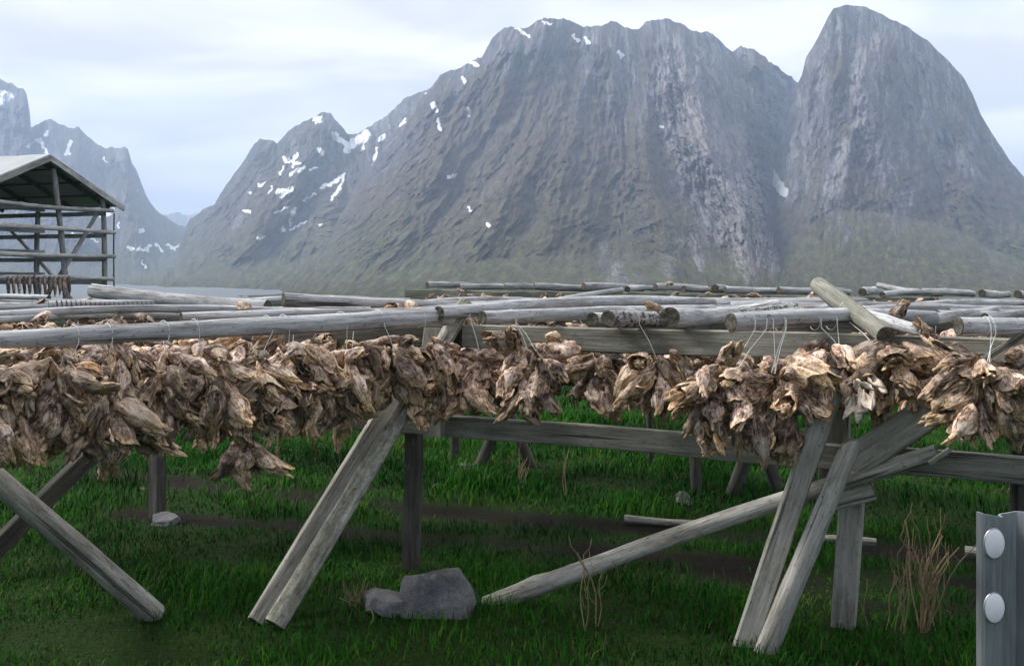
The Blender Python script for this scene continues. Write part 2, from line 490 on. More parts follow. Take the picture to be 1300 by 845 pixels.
def mountain(name, prof, Dr, Df, zf, mat, seed, step, nrow, gfun, relief, snow=(), pale=(), ribs=(), rough=1.0, fscale=1.0, veg=(), lean=((0, 0), (1300, 0))):
    prof = np.array(prof, float)
    px = np.arange(prof[0, 0], prof[-1, 0] + step, step)
    pr = np.interp(px, prof[:, 0], prof[:, 1])
    pr = pr - rough * (1.3 * fbm(px / 14.0, px * 0 + seed * 3.7, 0, 4, 0.6) + 9.0 * (ridged(px / 30.0, px * 0 + seed * 1.7, 2.0, 4, 0.55) - .35))
    n = len(px)
    t = np.linspace(0, 1, nrow) ** 1.0
    e_r = (HOR - pr) / F; e_f = -(H - zf) / Df
    E = e_f + (e_r[None, :] - e_f) * t[:, None]
    PX = np.repeat(px[None, :], nrow, 0)
    PY = HOR - E * F
    Y = Df + (Dr - Df) * gfun(t)[:, None] + 0 * PX
    # gullies and ribs: real relief in depth
    s = fscale
    wx = PX - np.interp(PX, [q[0] for q in lean], [q[1] for q in lean]) * (PY - 200) + 10 * s * fbm(PX / (60 * s), PY / (60 * s), seed + 3, 3)
    big = ridged(wx / (95 * s), PY / (300 * s), seed, 5, 0.52)
    fine = ridged(wx / (24 * s), PY / (64 * s), seed + 9, 5, 0.6)
    tiny = fbm(wx / (7 * s), PY / (14 * s), seed + 5, 4, 0.6)
    amp = (0.02 + ss(0.0, 0.30, t[:, None])) * np.clip((1 - t[:, None]) * 9 + 0.15, 0, 1)
    huge = fbm(wx / (210 * s), PY / (240 * s), seed + 50, 3, 0.5)
    ledge = ridged(PX / (46 * s), (PY + 0.35 * PX) / (11 * s), seed + 70, 4, 0.55)
    dY = -relief * (1.15 * (big - 0.3) + 1.1 * huge + 0.085 * (ledge - .3) + 0.26 * (fine - 0.3) + 0.10 * tiny) * amp
    for pts, wd, am in ribs:
        dY -= am * np.exp(-(seg_dist(PX + 6 * tiny, PY, pts) / wd) ** 2)
    Y = Y + dY
    X = (PX - 650) / F * Y; Z = H + E * Y
    sn = np.zeros_like(PX); pl = np.zeros_like(PX)
    jx = PX + 3.6 * fbm(PX / 6, PY / 6, seed + 21, 3); jy = PY + 3.6 * fbm(PX / 6, PY / 6, seed + 33, 3); jn = 1.5 * fbm(PX / 3.5, PY / 3.5, seed + 40, 3); vb = np.zeros_like(PX)
    for pts, wd in snow:
        sn = np.maximum(sn, np.clip(1.0 - 0.5 * (seg_dist(jx, jy, pts) + jn) / (wd * 1.15), 0, 1))
    for pts, wd in pale:
        pl = np.maximum(pl, np.clip(1.6 - seg_dist(jx + 4 * tiny, jy, pts) / wd, 0, 1))
    for pts, wd, am in veg:
        vb += am * np.exp(-(seg_dist(PX, PY, pts) / wd) ** 2)
    # the far side of the mountain
    back = []
    for q, dz in ((0.10, 0.12), (0.35, 0.45), (0.8, 1.02)):
        Yb = Y[-1] + q * (Dr - Df + 600); Zb = Z[-1] - dz * (Z[-1] - zf)
        back.append((X[-1] / Y[-1] * Yb, Yb, Zb))
    XA = np.vstack([X] + [b_[0][None] for b_ in back]); YA = np.vstack([Y] + [b_[1][None] for b_ in back]); ZA = np.vstack([Z] + [b_[2][None] for b_ in back])
    z3 = np.zeros((3, n))
    kk = np.interp(PX, [q[0] for q in lean], [q[1] for q in lean])
    ruv = np.stack([np.vstack([PX - kk * (PY - 200) + seed * 37, z3]), np.vstack([PY + seed * 11, z3]), np.zeros((nrow + 3, n))], -1).reshape(-1, 3)
    mark = np.stack([np.vstack([sn, z3]), np.vstack([pl, z3]), np.vstack([vb, z3])], -1).reshape(-1, 3)
    V = np.stack([XA, YA, ZA], -1).reshape(-1, 3)
    me = np_mesh(name, V, grid_faces(nrow + 3, n), [mat], True, {"mark": mark, "rock_uv": ruv})
    o = bpy.data.objects.new(name, me); col.objects.link(o)
    tag(o, kind="structure")
    return o


ZF = -8.0
g_talus = lambda t: 0.12 * np.clip(t / 0.15, 0, 1) + 0.88 * np.clip((t - 0.05) / 0.95, 0, 1) ** 0.95
g_even = lambda t: t ** 0.85

main_prof = [(-260, 372), (0, 367), (60, 365), (113, 361), (195, 347), (273, 334), (360, 312), (400, 290), (440, 256), (470, 215), (500, 172), (528, 135), (548, 112), (560, 98), (580, 92), (600, 80), (612, 76),
             (625, 50), (640, 40), (665, 37), (690, 27), (715, 27), (735, 33), (752, 38), (765, 32), (775, 30), (795, 36), (808, 40), (825, 30), (850, 28),
             (870, 36), (890, 45), (905, 45), (918, 60), (930, 68), (940, 60), (960, 68), (985, 88), (1010, 106), (1040, 125), (1075, 160), (1120, 260), (1160, 345), (1180, 368)]
mountain("mountain", main_prof, 2050, 520, ZF, rock_mat("mountain_rock", 470, 110, 1), 11.3, 1.0, 360, g_talus, 150,
         snow=[([(655, 36), (672, 46)], 1.6), ([(688, 29), (700, 30)], 1.2), ([(728, 45), (734, 52)], 1.8), ([(743, 48), (748, 55)], 2.2), ([(786, 66), (790, 72)], 2.0),
               ([(598, 78), (604, 82)], 2.2), ([(549, 132), (553, 140)], 2.6), ([(556, 152), (559, 165)], 2.0), ([(594, 140), (597, 147)], 2.2),
               ([(569, 225), (580, 222)], 1.6), ([(618, 284), (622, 288)], 1.6), ([(594, 263), (598, 266)], 1.3), ([(839, 159), (841, 162)], 1.4), ([(588, 98), (590, 104)], 1.6),
               ([(515, 152), (508, 158)], 1.8), ([(527, 124), (540, 118)], 1.2)],
         pale=[([(872, 90), (868, 130), (885, 170), (915, 205), (940, 250), (950, 290), (955, 320)], 34), ([(855, 120), (862, 160), (885, 220), (915, 290)], 24),
               ([(640, 215), (622, 235), (600, 260)], 5), ([(470, 300), (430, 335)], 5), ([(880, 300), (890, 340)], 5)],
         ribs=[([(862, 60), (866, 110), (885, 180), (930, 260), (955, 330)], 26, 120), ([(690, 30), (640, 90), (560, 200), (470, 290)], 30, 110), ([(770, 60), (800, 160), (830, 260), (850, 340)], 26, 80),
               ([(935, 65), (960, 140), (975, 200)], 16, -90), ([(985, 180), (965, 300)], 14, -60), ([(545, 150), (500, 240)], 18, -60), ([(930, 240), (960, 310), (985, 345)], 14, 60), ([(1012, 110), (1000, 150), (990, 200), (994, 250), (1000, 310)], 30, -420)],
         lean=((200, -1.0), (480, -.75), (650, -.45), (780, -.05), (860, .26), (950, .34), (1020, .1)),
         veg=[([(640, 200), (520, 280), (420, 330), (300, 350)], 70, .6), ([(700, 130), (760, 230)], 50, .25), ([(620, 120), (600, 180)], 30, .3), ([(560, 340), (720, 335)], 25, .5), ([(800, 310), (820, 350)], 60, -.35), ([(520, 160), (470, 230)], 30, -.3)])
dome_prof = [(770, 371), (860, 362), (905, 352), (935, 335), (955, 305), (968, 270), (978, 235), (988, 190), (1000, 150), (1010, 112), (1018, 98), (1023, 75), (1035, 55), (1048, 30), (1058, 12), (1075, 7), (1095, 9), (1120, 20),
             (1150, 35), (1180, 55), (1200, 75), (1220, 95), (1235, 120), (1245, 145), (1262, 175), (1285, 210), (1300, 225), (1340, 262), (1400, 300), (1500, 330), (1620, 352), (1700, 366)]
g_cliff = lambda t: 0.50 * np.clip(t / 0.30, 0, 1) ** 0.9 + 0.50 * np.clip((t - 0.16) / 0.84, 0, 1) ** 1.4
mountain("mountain", dome_prof, 1850, 520, ZF, rock_mat("dome_rock", 270, 130, 5), 4.9, 1.25, 300, g_cliff, 95,
         snow=[([(971, 207), (983, 228), (995, 244)], 5.2)],
         pale=[([(1110, 60), (1090, 110), (1100, 160)], 14), ([(1070, 190), (1060, 240)], 9)],
         ribs=[([(1050, 30), (1020, 120), (1000, 200), (975, 290)], 22, 60), ([(1100, 100), (1120, 200), (1110, 300)], 25, 40), ([(1200, 190), (1190, 270)], 18, -60), ([(985, 190), (970, 300)], 10, -50)], rough=0.45, lean=((900, -.3), (1000, -.22), (1090, -.05), (1200, .22), (1290, .5), (1500, .7)),
         veg=[([(960, 345), (1120, 345), (1240, 335)], 26, .6), ([(1065, 85), (1085, 130)], 12, .5), ([(1110, 250), (1090, 200)], 14, .35), ([(1230, 290), (1300, 270)], 35, .5), ([(1120, 200), (1150, 280)], 40, -.3), ([(1000, 250), (1080, 300)], 35, -.3)])
left_prof = [(90, 374), (150, 366), (200, 345), (225, 318), (234, 298), (240, 284), (258, 268), (272, 262), (285, 240), (300, 222), (318, 190), (330, 180), (345, 179), (352, 183), (365, 172), (385, 158), (410, 146), (420, 148),
             (432, 160), (440, 171), (452, 174), (470, 164), (490, 150), (515, 128), (535, 121), (560, 108), (600, 110), (660, 200), (700, 340)]
mountain("mountain", left_prof, 2600, 1300, ZF, rock_mat("left_peak_rock", 420, 150, 9), 7.7, 0.7, 330, g_even, 170,
         snow=[([(398, 152), (408, 150)], 2.0), ([(400, 156), (406, 153)], 1.4), ([(424, 170), (432, 178), (440, 184), (448, 180), (462, 172)], 3.0), ([(440, 190), (452, 180), (465, 170)], 4.0), ([(466, 172), (460, 190)], 1.5), ([(481, 178), (488, 173)], 2.2),
               ([(478, 188), (475, 205), (472, 218)], 1.7), ([(500, 182), (492, 190)], 2.2), ([(360, 200), (364, 206)], 2.0), ([(368, 203), (373, 208), (380, 207)], 1.8), ([(370, 212), (377, 195)], 1.6), ([(368, 222), (378, 217), (386, 212)], 1.7),
               ([(407, 190), (408, 194)], 3.0), ([(392, 216), (404, 213)], 1.3), ([(354, 222), (360, 212)], 1.2), ([(352, 243), (360, 242), (370, 240)], 2.2), ([(358, 250), (364, 244)], 2.0), ([(341, 246), (346, 236)], 1.2),
               ([(409, 238), (425, 231), (437, 220)], 1.9), ([(420, 254), (430, 240), (437, 224)], 1.5), ([(384, 255), (400, 246)], 1.1), ([(328, 235), (334, 234)], 1.4), ([(316, 245), (319, 245)], 1.2),
               ([(310, 267), (317, 269)], 1.7), ([(369, 285), (371, 272), (374, 264)], 2.0), ([(350, 270), (365, 263)], 1.4), ([(360, 293), (358, 290)], 2.0), ([(368, 292), (388, 281)], 1.2), ([(326, 303), (334, 300)], 1.7), ([(405, 286), (408, 285)], 1.2)],
         lean=((230, -.6), (400, -.45), (450, .1), (600, -.6)),
         ribs=[([(410, 150), (360, 240), (300, 310)], 22, 150), ([(335, 185), (290, 260)], 16, 120), ([(440, 180), (400, 260), (350, 320)], 14, -120)])
far_prof = [(-420, 330), (-330, 230), (-250, 160), (-150, 120), (-60, 104), (-20, 98), (0, 102), (15, 108), (30, 115), (34, 121), (38, 145), (39, 162), (55, 158), (66, 152), (80, 158), (85, 163), (100, 166), (115, 180), (130, 190), (162, 192),
            (168, 210), (178, 230), (185, 250), (200, 271), (215, 282), (240, 292), (300, 330), (340, 372)]
mountain("mountain", far_prof, 3500, 1800, ZF, rock_mat("far_left_rock", 520, 150, 13), 15.1, 0.8, 280, g_even, 200,
         snow=[([(0, 118), (12, 122)], 4.0), ([(2, 128), (8, 124)], 4.5), ([(36, 186), (46, 178)], 2.2), ([(50, 176), (56, 188), (60, 196)], 2.0), ([(58, 172), (60, 166)], 1.8), ([(85, 192), (90, 180)], 2.0), ([(84, 195), (88, 196)], 1.7), ([(130, 200), (136, 206)], 1.0),
               ([(128, 274), (138, 270), (143, 266)], 2.4), ([(150, 288), (152, 283)], 1.6), ([(178, 294), (181, 291)], 1.8), ([(162, 313), (168, 316)], 1.5), ([(176, 316), (186, 318), (190, 311)], 2.2), ([(198, 310), (205, 318)], 1.4),
               ([(213, 311), (222, 316), (234, 308)], 1.8), ([(225, 325), (231, 319)], 1.5), ([(180, 330), (184, 340)], 0.9), ([(116, 304), (124, 306)], 1.3), ([(90, 297), (98, 299)], 1.3)],
         ribs=[([(20, 110), (60, 200), (110, 300)], 24, 160), ([(160, 195), (180, 290)], 14, 120)])
hills_prof = [(140, 300), (175, 288), (200, 280), (212, 276), (225, 273), (238, 276), (250, 272), (262, 276), (290, 290), (330, 320)]
mountain("hill", hills_prof, 6800, 5200, ZF, rock_mat("distant_hill_rock", 400, 120, 17), 21.0, 1.2, 40, g_even, 120)


# ------------------------------------------------------------------ water, ground, haze
def water_mat():
    m, nt, b = new_mat("fjord_water"); g = NT(nt)
    pos = g.n("ShaderNodeNewGeometry").outputs["Position"]
    b.inputs["Base Color"].default_value = (0.02, 0.03, 0.035, 1)
    b.inputs["Roughness"].default_value = 0.4
    b.inputs["Specular IOR Level"].default_value = 0.5
    g.bump(g.noise(g.mapping(pos, (0.6, 1.2, 1)), 1.0, 5, 0.6), 0.5, 0.3, b)
    return m


S = 9000
mb = MB(); mb.add([(-S, -S, ZF), (S, -S, ZF), (S, S, ZF), (-S, S, ZF)], [(0, 1, 2, 3)])
tag(mb.build("water", [water_mat()], smooth=False), kind="structure")


def gheight(x, y):
    h = 0.05 * fbm(x / 1.7, y / 1.7, 2.5, 4) + 0.10 * fbm(x / 6, y / 6, 8.1, 3)
    fade = np.clip((np.hypot(x, y - 5) - 75) / 45, 0, 1)
    return h * 0.8 - (7.6 + 1.0) * fade ** 1.4


RUTS = [([(-3.4, 9.2), (-2.2, 8.5), (-0.5, 7.75), (.6, 7.35), (1.7, 7.0), (2.8, 6.5)], 0.17),
        ([(-2.6, 7.7), (-.9, 7.05), (.25, 6.75), (1.5, 6.35), (2.8, 5.9)], 0.15),
        ([(1.2, 6.2), (1.8, 5.75), (2.6, 5.6), (3.2, 5.5)], 0.30)]


def mud(x, y):
    m = np.zeros_like(x)
    wob = 0.12 * fbm(x * 1.7, y * 1.7, 31.0, 3)
    for pts, wd in RUTS:
        m = np.maximum(m, np.clip(1.5 - (seg_dist(x, y, pts) + wob) / wd, 0, 1))
    m = m * np.clip(0.95 + 1.6 * fbm(x * 1.3, y * 1.3, 77.0, 3), 0, 1)
    return m


def ground_mat():
    m, nt, b = new_mat("soil_and_turf"); g = NT(nt)
    pos = g.n("ShaderNodeNewGeometry").outputs["Position"]
    at = g.attr("mud").outputs["Fac"]
    a = g.noise(pos, 3.0, 7, 0.65); f = g.noise(pos, 40.0, 5, 0.7)
    soil = g.ramp(g.math('ADD', g.math('MULTIPLY', a, 0.5), g.math('MULTIPLY', f, 0.5)), [(0.35, (0.006, 0.005, 0.005)), (0.55, (0.018, 0.013, 0.011)), (0.7, (0.045, 0.034, 0.027))])
    turf = g.ramp(f, [(0.3, (0.008, 0.018, 0.004)), (0.55, (0.018, 0.040, 0.008)), (0.75, (0.05, 0.05, 0.018))])
    c = g.mix(at, turf, soil)
    g.l(c, b.inputs["Base Color"])
    b.inputs["Specular IOR Level"].default_value = 0.05
    g.bump(g.math('ADD', a, g.math('MULTIPLY', f, 0.6)), 1.0, 0.05, b)
    return m


def ground():
    ax = np.concatenate([np.linspace(-230, -9, 70)[:-1], np.linspace(-9, 9, 180), np.linspace(9, 230, 70)[1:]])
    ay = np.concatenate([np.linspace(-220, 3, 60)[:-1], np.linspace(3, 14, 150), np.linspace(14, 235, 120)[1:]])
    X, Yg = np.meshgrid(ax, ay)
    Z = gheight(X, Yg)
    me = np_mesh("ground", np.stack([X, Yg, Z], -1).reshape(-1, 3), grid_faces(len(ay), len(ax)), [ground_mat()], True, {"mud": mud(X, Yg).ravel()})
    o = bpy.data.objects.new("ground", me); col.objects.link(o); tag(o, kind="structure")


ground()


def haze():
    m = bpy.data.materials.new("sea_haze"); m.use_nodes = True
    nt = m.node_tree; nt.nodes.clear()
    o = nt.nodes.new("ShaderNodeOutputMaterial"); v = nt.nodes.new("ShaderNodeVolumePrincipled")
    v.inputs["Color"].default_value = (0.58, 0.735, 1.0, 1); v.inputs["Density"].default_value = 0.00021
    nt.links.new(v.outputs[0], o.inputs["Volume"])
    a, z0, z1 = 9500, ZF - 1, 700
    vs = [(x, y, z) for z in (z0, z1) for (x, y) in ((-a, -a), (a, -a), (a, a), (-a, a))]
    mb = MB(); mb.add(vs, [(3, 2, 1, 0), (4, 5, 6, 7), (0, 1, 5, 4), (1, 2, 6, 5), (2, 3, 7, 6), (3, 0, 4, 7)])
    tag(mb.build("haze", [m], smooth=False), "thin bluish sea haze in front of the mountains", "haze", kind="stuff")


haze()


# ------------------------------------------------------------------ grass
def grass_mat():
    m, nt, b = new_mat("grass_blades"); g = NT(nt)
    at = g.attr("tint"); sep = g.n("ShaderNodeSeparateXYZ"); g.l(at.outputs["Vector"], sep.inputs[0])
    c = g.ramp(sep.outputs[0], [(0.0, (0.004, 0.033, 0.001)), (0.4, (0.010, 0.082, 0.003)), (0.72, (0.034, 0.155, 0.006)), (1.0, (0.13, 0.20, 0.018))])
    c = g.mix(sep.outputs[1], c, (0.13, 0.10, 0.045))
    g.l(c, b.inputs["Base Color"])
    b.inputs["Roughness"].default_value = 0.7; b.inputs["Specular IOR Level"].default_value = 0.08
    return m


def grass():
    parts = []
    def patch(n, x0, x1, y0, y1, hgt, wid):
        x = rng.uniform(x0, x1, n); y = y0 + (y1 - y0) * rng.uniform(0, 1, n)
        inside = np.abs(x) < 0.52 * y + 0.6
        clump = fbm(x * 1.1, y * 1.1, 5.0, 3)
        keep = inside & (rng.uniform(0, 1, n) > np.clip(mud(x, y) * 1.3, 0, .97)) & (rng.uniform(0, 1, n) < np.maximum(0.45, 0.80 + 1.3 * fbm(x * 0.9, y * 0.9, 61.0, 4)))
        x, y, clump = x[keep], y[keep], clump[keep]
        k = len(x)
        h = hgt * (0.55 + 0.9 * rng.uniform(0, 1, k)) * np.clip(1.0 + 1.9 * clump, 0.3, 2.6)
        wd = wid * (0.7 + 0.6 * rng.uniform(0, 1, k))
        ang = rng.uniform(0, 2 * np.pi, k); lean = rng.uniform(0.2, 1.0, k) * h
        la = ang + rng.normal(0, 0.4, k) + 1.3
        z = gheight(x, y) - 0.006
        bx, by = np.cos(ang) * wd / 2, np.sin(ang) * wd / 2
        lx, ly = np.cos(la) * lean, np.sin(la) * lean
        hm = h * 0.6
        V = np.stack([np.stack([x - bx, y - by, z], -1), np.stack([x + bx, y + by, z], -1),
                      np.stack([x + bx * .8 + lx * .35, y + by * .8 + ly * .35, z + hm], -1),
                      np.stack([x - bx * .8 + lx * .35, y - by * .8 + ly * .35, z + hm], -1),
                      np.stack([x + lx + bx * .12, y + ly + by * .12, z + h * np.sqrt(np.clip(1 - (lean / h) ** 2 * .5, .2, 1))], -1)], 1)
        dry = (rng.uniform(0, 1, k) < np.clip(0.02 + 0.28 * fbm(x * 0.9, y * 0.9, 44.0, 3) + 0.03 * mud(x, y), 0.01, 0.6)).astype(float) * rng.uniform(0.4, 1, k)
        tint = np.clip(0.38 + 0.75 * fbm(x * 0.8, y * 0.8, 14.0, 4) + rng.normal(0, 0.16, k), 0, 1)
        T = np.repeat(np.stack([tint, dry, 0 * tint], -1)[:, None], 5, 1)
        parts.append((V.reshape(-1, 3), T.reshape(-1, 3), k))
    patch(120000, -4.6, 4.6, 3.6, 7.6, 0.052, 0.0048)
    patch(150000, -7.5, 7.5, 7.6, 13.5, 0.075, 0.007)
    patch(70000, -14, 14, 13.5, 26, 0.13, 0.014)
    V = np.concatenate([p[0] for p in parts]); T = np.concatenate([p[1] for p in parts]); k = sum(p[2] for p in parts)
    b = np.arange(k)[:, None] * 5
    tri = np.concatenate([b + np.array([[0, 1, 2]]), b + np.array([[0, 2, 3]]), b + np.array([[3, 2, 4]])], 0)
    me = np_mesh("grass", V, tri, [grass_mat()], False, {"tint": T})
    o = bpy.data.objects.new("grass", me); col.objects.link(o)
    tag(o, "short lush green grass growing under the drying racks", "grass", kind="stuff")


grass()


# ------------------------------------------------------------------ timber
def log_mesh(name, L, r0, r1, mats, seed, sides=18, bend=0.016, knots=4, wob=0.07, split=False, slant0=0.0, slant1=0.0):
    """round pole along local Z, r0 at the start and r1 at the end"""
    rs = random.Random(seed); mb = MB()
    nr = max(8, min(48, int(L / 0.10)))
    kn = [(rs.uniform(0.05, 0.95) * L, rs.uniform(0, 6.28), rs.uniform(0.06, 0.26)) for _ in range(int(knots * max(1, L)))]
    ba, bb = rs.uniform(0, 6.28), rs.uniform(0.5, 1.0) * bend * L
    rows = []
    for i in range(nr + 1):
        t = i / nr; z = t * L; r = r0 + (r1 - r0) * t
        ox = math.cos(ba) * bb * math.sin(math.pi * t) + 0.10 * r * mnoise.noise((z * 1.2, seed, 0))
        oy = math.sin(ba) * bb * math.sin(math.pi * t) + 0.10 * r * mnoise.noise((z * 1.2, seed, 9))
        ring = []
        for j in range(sides):
            a = 2 * math.pi * j / sides
            rr = r * (1 + wob * mnoise.noise((math.cos(a) * 1.2, math.sin(a) * 1.2 + seed, z * 2.0)) + wob * 0.6 * mnoise.noise((math.cos(a) * 3, math.sin(a) * 3 + seed, z * 7.0)))
            for kz, ka, kr in kn:
                dz = (z - kz) / 0.05; da = math.atan2(math.sin(a - ka), math.cos(a - ka)) / 0.5
                if abs(dz) < 2.5: rr += r * kr * math.exp(-dz * dz - da * da)
            if split:
                da = math.atan2(math.sin(a - 0.9 - 0.25 * math.sin(t * 5)), math.cos(a - 0.9 - 0.25 * math.sin(t * 5)))
                rr *= 1 - 0.28 * math.exp(-(da / 0.22) ** 2)
            zz_ = z
            if i == 0: zz_ += slant0 * r * math.cos(a)
            if i == nr: zz_ += slant1 * r * math.cos(a)
            ring.append((ox + rr * math.cos(a), oy + rr * math.sin(a), zz_))
        rows.append(ring)
    vs = [p for rg in rows for p in rg]
    fs = []
    for i in range(nr):
        for j in range(sides):
            j2 = (j + 1) % sides
            fs.append((i * sides + j, i * sides + j2, (i + 1) * sides + j2, (i + 1) * sides + j))
    mb.add(vs, fs)
    for ring, flip, zz_ in ((rows[0], True, 1), (rows[-1], False, -1)):
        c = Vector((0, 0, 0))
        for p in ring: c += Vector(p) / sides
        inner = [tuple(c + (Vector(p) - c) * 0.93 + Vector((0, 0, -0.003 * zz_))) for p in ring]
        mid = [tuple(c + (Vector(p) - c) * 0.5 + Vector((0, 0, 0.004 * zz_ * rs.uniform(-1, 1)))) for p in ring]
        v = list(ring) + inner + mid + [tuple(c + Vector((0, 0, 0.002 * zz_)))]
        f = []
        for j in range(sides):
            j2 = (j + 1) % sides
            for a in (0, sides):
                q = (j + a, j2 + a, j2 + a + sides, j + a + sides)
                f.append(q[::-1] if flip else q)
            q = (j + 2 * sides, j2 + 2 * sides, 3 * sides); f.append(q[::-1] if flip else q)
        if not flip: pass
        mb.add(v, [tuple(reversed(q)) for q in f] if flip else f, 1)
    return mb.mesh(name, mats, True)


def sharp(me, ang=40):
    me.set_sharp_from_angle(angle=R(ang))
    return me


def log(name, p0, p1, d0, d1, mat=None, parent=None, up=(0, 0, 1), **kw):
    p0, p1 = Vector(p0), Vector(p1)
    me = sharp(log_mesh(name, (p1 - p0).length, d0 / 2, d1 / 2, [mat or M_POLE, M_END], int(random.uniform(1, 9999)), **kw), 50)
    return link(name, me, parent, axis_frame(p0, p1, up, random.uniform(0, 6.28)))


def board_mesh(name, L, wx, wy, mats, seed, warp=0.006, bev=0.006, taper=1.0, jag=0.0):
    rs = random.Random(seed); mb = MB(); n = max(4, int(L / 0.12)); rows = []
    b = min(bev, wx * .3, wy * .3)
    prof = [(-wx / 2 + b, -wy / 2), (wx / 2 - b, -wy / 2), (wx / 2, -wy / 2 + b), (wx / 2, wy / 2 - b), (wx / 2 - b, wy / 2), (-wx / 2 + b, wy / 2), (-wx / 2, wy / 2 - b), (-wx / 2, -wy / 2 + b)]
    k = len(prof)
    for i in range(n + 1):
        t = i / n; z = t * L
        ox = warp * mnoise.noise((z * 0.9, seed, 1)) * 2; oy = warp * mnoise.noise((z * 0.9, seed, 5)) * 2
        s = 1 + (taper - 1) * t
        ring = []
        for q, (x, y) in enumerate(prof):
            e = 0.0025 * mnoise.noise((z * 5, q * 3.1, seed))
            zq = z + (rs.uniform(-1, 1) * jag if i in (0, n) else 0)
            ring.append((x * s + ox + e, y * s + oy + e * .7, zq))
        rows.append(ring)
    vs = [p for r in rows for p in r]; fs = []
    for i in range(n):
        for j in range(k):
            j2 = (j + 1) % k
            fs.append((i * k + j, i * k + j2, (i + 1) * k + j2, (i + 1) * k + j))
    mb.add(vs, fs)
    mb.add(rows[0], [tuple(range(k))[::-1]], 1); mb.add(rows[-1], [tuple(range(k))], 1)
    return mb.mesh(name, mats, True)


def board(name, p0, p1, wx, wy, mat=None, parent=None, up=(0, 0, 1), roll=0.0, **kw):
    """board from p0 to p1; wy is measured along up, wx across it"""
    p0, p1 = Vector(p0), Vector(p1)
    me = sharp(board_mesh(name, (p1 - p0).length, wx, wy, [mat or M_BEAM, M_END], int(random.uniform(1, 9999)), **kw), 35)
    return link(name, me, parent, axis_frame(p0, p1, up, roll))


BEAM_TOP = H - 0.257
def Bline(px):
    """ground-plan point of the near beam line that lies on photo column px"""
    k = (px - 650) / F
    t = (k * 6.0 + 0.24) / (2.41 + 1.33 * k)
    return -0.24 + 2.41 * t, 6.0 - 1.33 * t


def Bp(px, z, off=0.0):
    x, y = Bline(px); nx, ny = -0.483, -0.876       # off > 0 brings it towards the camera
    return Vector((x + nx * off, y + ny * off, z))


fr = empty("rack_frame", Bp(800, 0.0), "grey timber trestle frame of beams, posts and raking legs carrying the nearest fish heads", "rack frame")
board("upper_beam", Bp(590, BEAM_TOP - .062), Bp(1500, BEAM_TOP - .062), 0.055, 0.124, M_BEAM, fr)
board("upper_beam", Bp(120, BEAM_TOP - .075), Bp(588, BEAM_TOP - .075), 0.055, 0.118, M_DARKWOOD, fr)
board("lower_beam", Bp(405, H - .815), Bp(1480, H - .815, .0), 0.05, 0.116, M_BEAM, fr)
board("post", Bp(559, H - .87, .062), Bp(559, BEAM_TOP - .02, .062), 0.12, 0.05, M_BEAM, fr, up=(-0.483, -0.876, 0))
board("post", Bp(512, -.03, -.075), Bp(519, BEAM_TOP - .01, -.075), 0.09, 0.07, M_DARKWOOD, fr, up=(-0.483, -0.876, 0))
board("post", P(200, 668, 7.6), P(200, 420, 7.6), 0.095, 0.08, M_DARKWOOD, fr, up=(-0.483, -0.876, 0))
board("post", Bp(1052, H - .98, -.085), Bp(1058, BEAM_TOP - .03, -.085), 0.13, 0.05, M_BEAM, fr, up=(-0.483, -0.876, 0))
board("post", Pz(1070, 800, -.02), P(1086, 560, 5.02), 0.105, 0.075, M_LEG, fr, up=(-0.483, -0.876, 0))
log("post", Bp(1289, -.03, -.09), Bp(1289, BEAM_TOP - .02, -.09), .09, .08, M_DARKWOOD, fr)
# raking legs
log("leg", P(349, 792, 5.2), P(592, 385, 6.05), .105, .085, M_CRUST, fr, bend=0.004, wob=.05)
board("leg", P(326, 790, 5.3), P(508, 490, 6.12), 0.05, 0.095, M_LEG, fr, up=(0.6, 0.5, 0.6), roll=0.5)
log("leg", P(196, 780, 5.4), P(-178, 462, 4.35), .118, .10, M_LEG, fr, bend=0.004)
board("leg", P(-52, 744, 5.92), P(215, 478, 7.3), 0.055, 0.11, M_DARKWOOD, fr)
board("leg", Pz(943, 826, -.02), P(1064, 470, 4.86), 0.045, 0.098, M_LEG, fr, up=(0.9, -0.45, 0.1), roll=0.35)
log("leg", Pz(970, 832, -.02), P(1077, 574, 4.70), .10, .085, M_LEG, fr, bend=0.006, slant1=1.6)
board("brace", P(1080, 588, 4.90), P(1345, 418, 4.40), 0.045, 0.14, M_BEAM, fr, up=(-0.1, 0.2, 1), jag=.004)
log("brace", P(618, 768, 5.62), P(1190, 574, 4.74), .098, .072, M_LEG, fr, bend=0.012, split=True, wob=.08)
board("cleat", P(1052, 637, 4.93), P(1108, 622, 4.88), 0.03, 0.082, M_BEAM, fr, jag=.006)
board("cleat", P(1180, 588, 4.63), P(1206, 570, 4.60), 0.012, 0.02, M_LEG, fr)

# beam that carries the far side of the bay, and one between
def Cp(px, z, near=True):
    t = (px - 515) / 785.0
    Yc = 1 / ((1 - t) / 17.0 + t / 13.5)
    return Vector(((px - 650) / F * Yc, Yc, z))


cz = lambda px: H - (0.185 + (px - 515) / 785.0 * 0.085)
f2 = empty("rack_frame", Cp(900, 0.0), "far timber frame whose pale beam crosses behind the bleached poles", "rack frame")
board("upper_beam", Cp(515, cz(515) - .075), Cp(1420, cz(1420) - .075), .06, .15, M_BEAM, f2)
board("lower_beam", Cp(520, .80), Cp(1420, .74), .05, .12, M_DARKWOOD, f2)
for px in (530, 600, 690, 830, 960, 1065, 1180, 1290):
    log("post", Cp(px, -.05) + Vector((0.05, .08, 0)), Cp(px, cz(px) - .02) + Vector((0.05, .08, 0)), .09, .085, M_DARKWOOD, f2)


def Dp(px, z, off=0):
    t = (px - 577) / (886 - 577)
    x = -0.50 + t * (1.382 + 0.50); y = 9.6 + t * (8.2 - 9.6)
    return Vector((x, y + off, z))


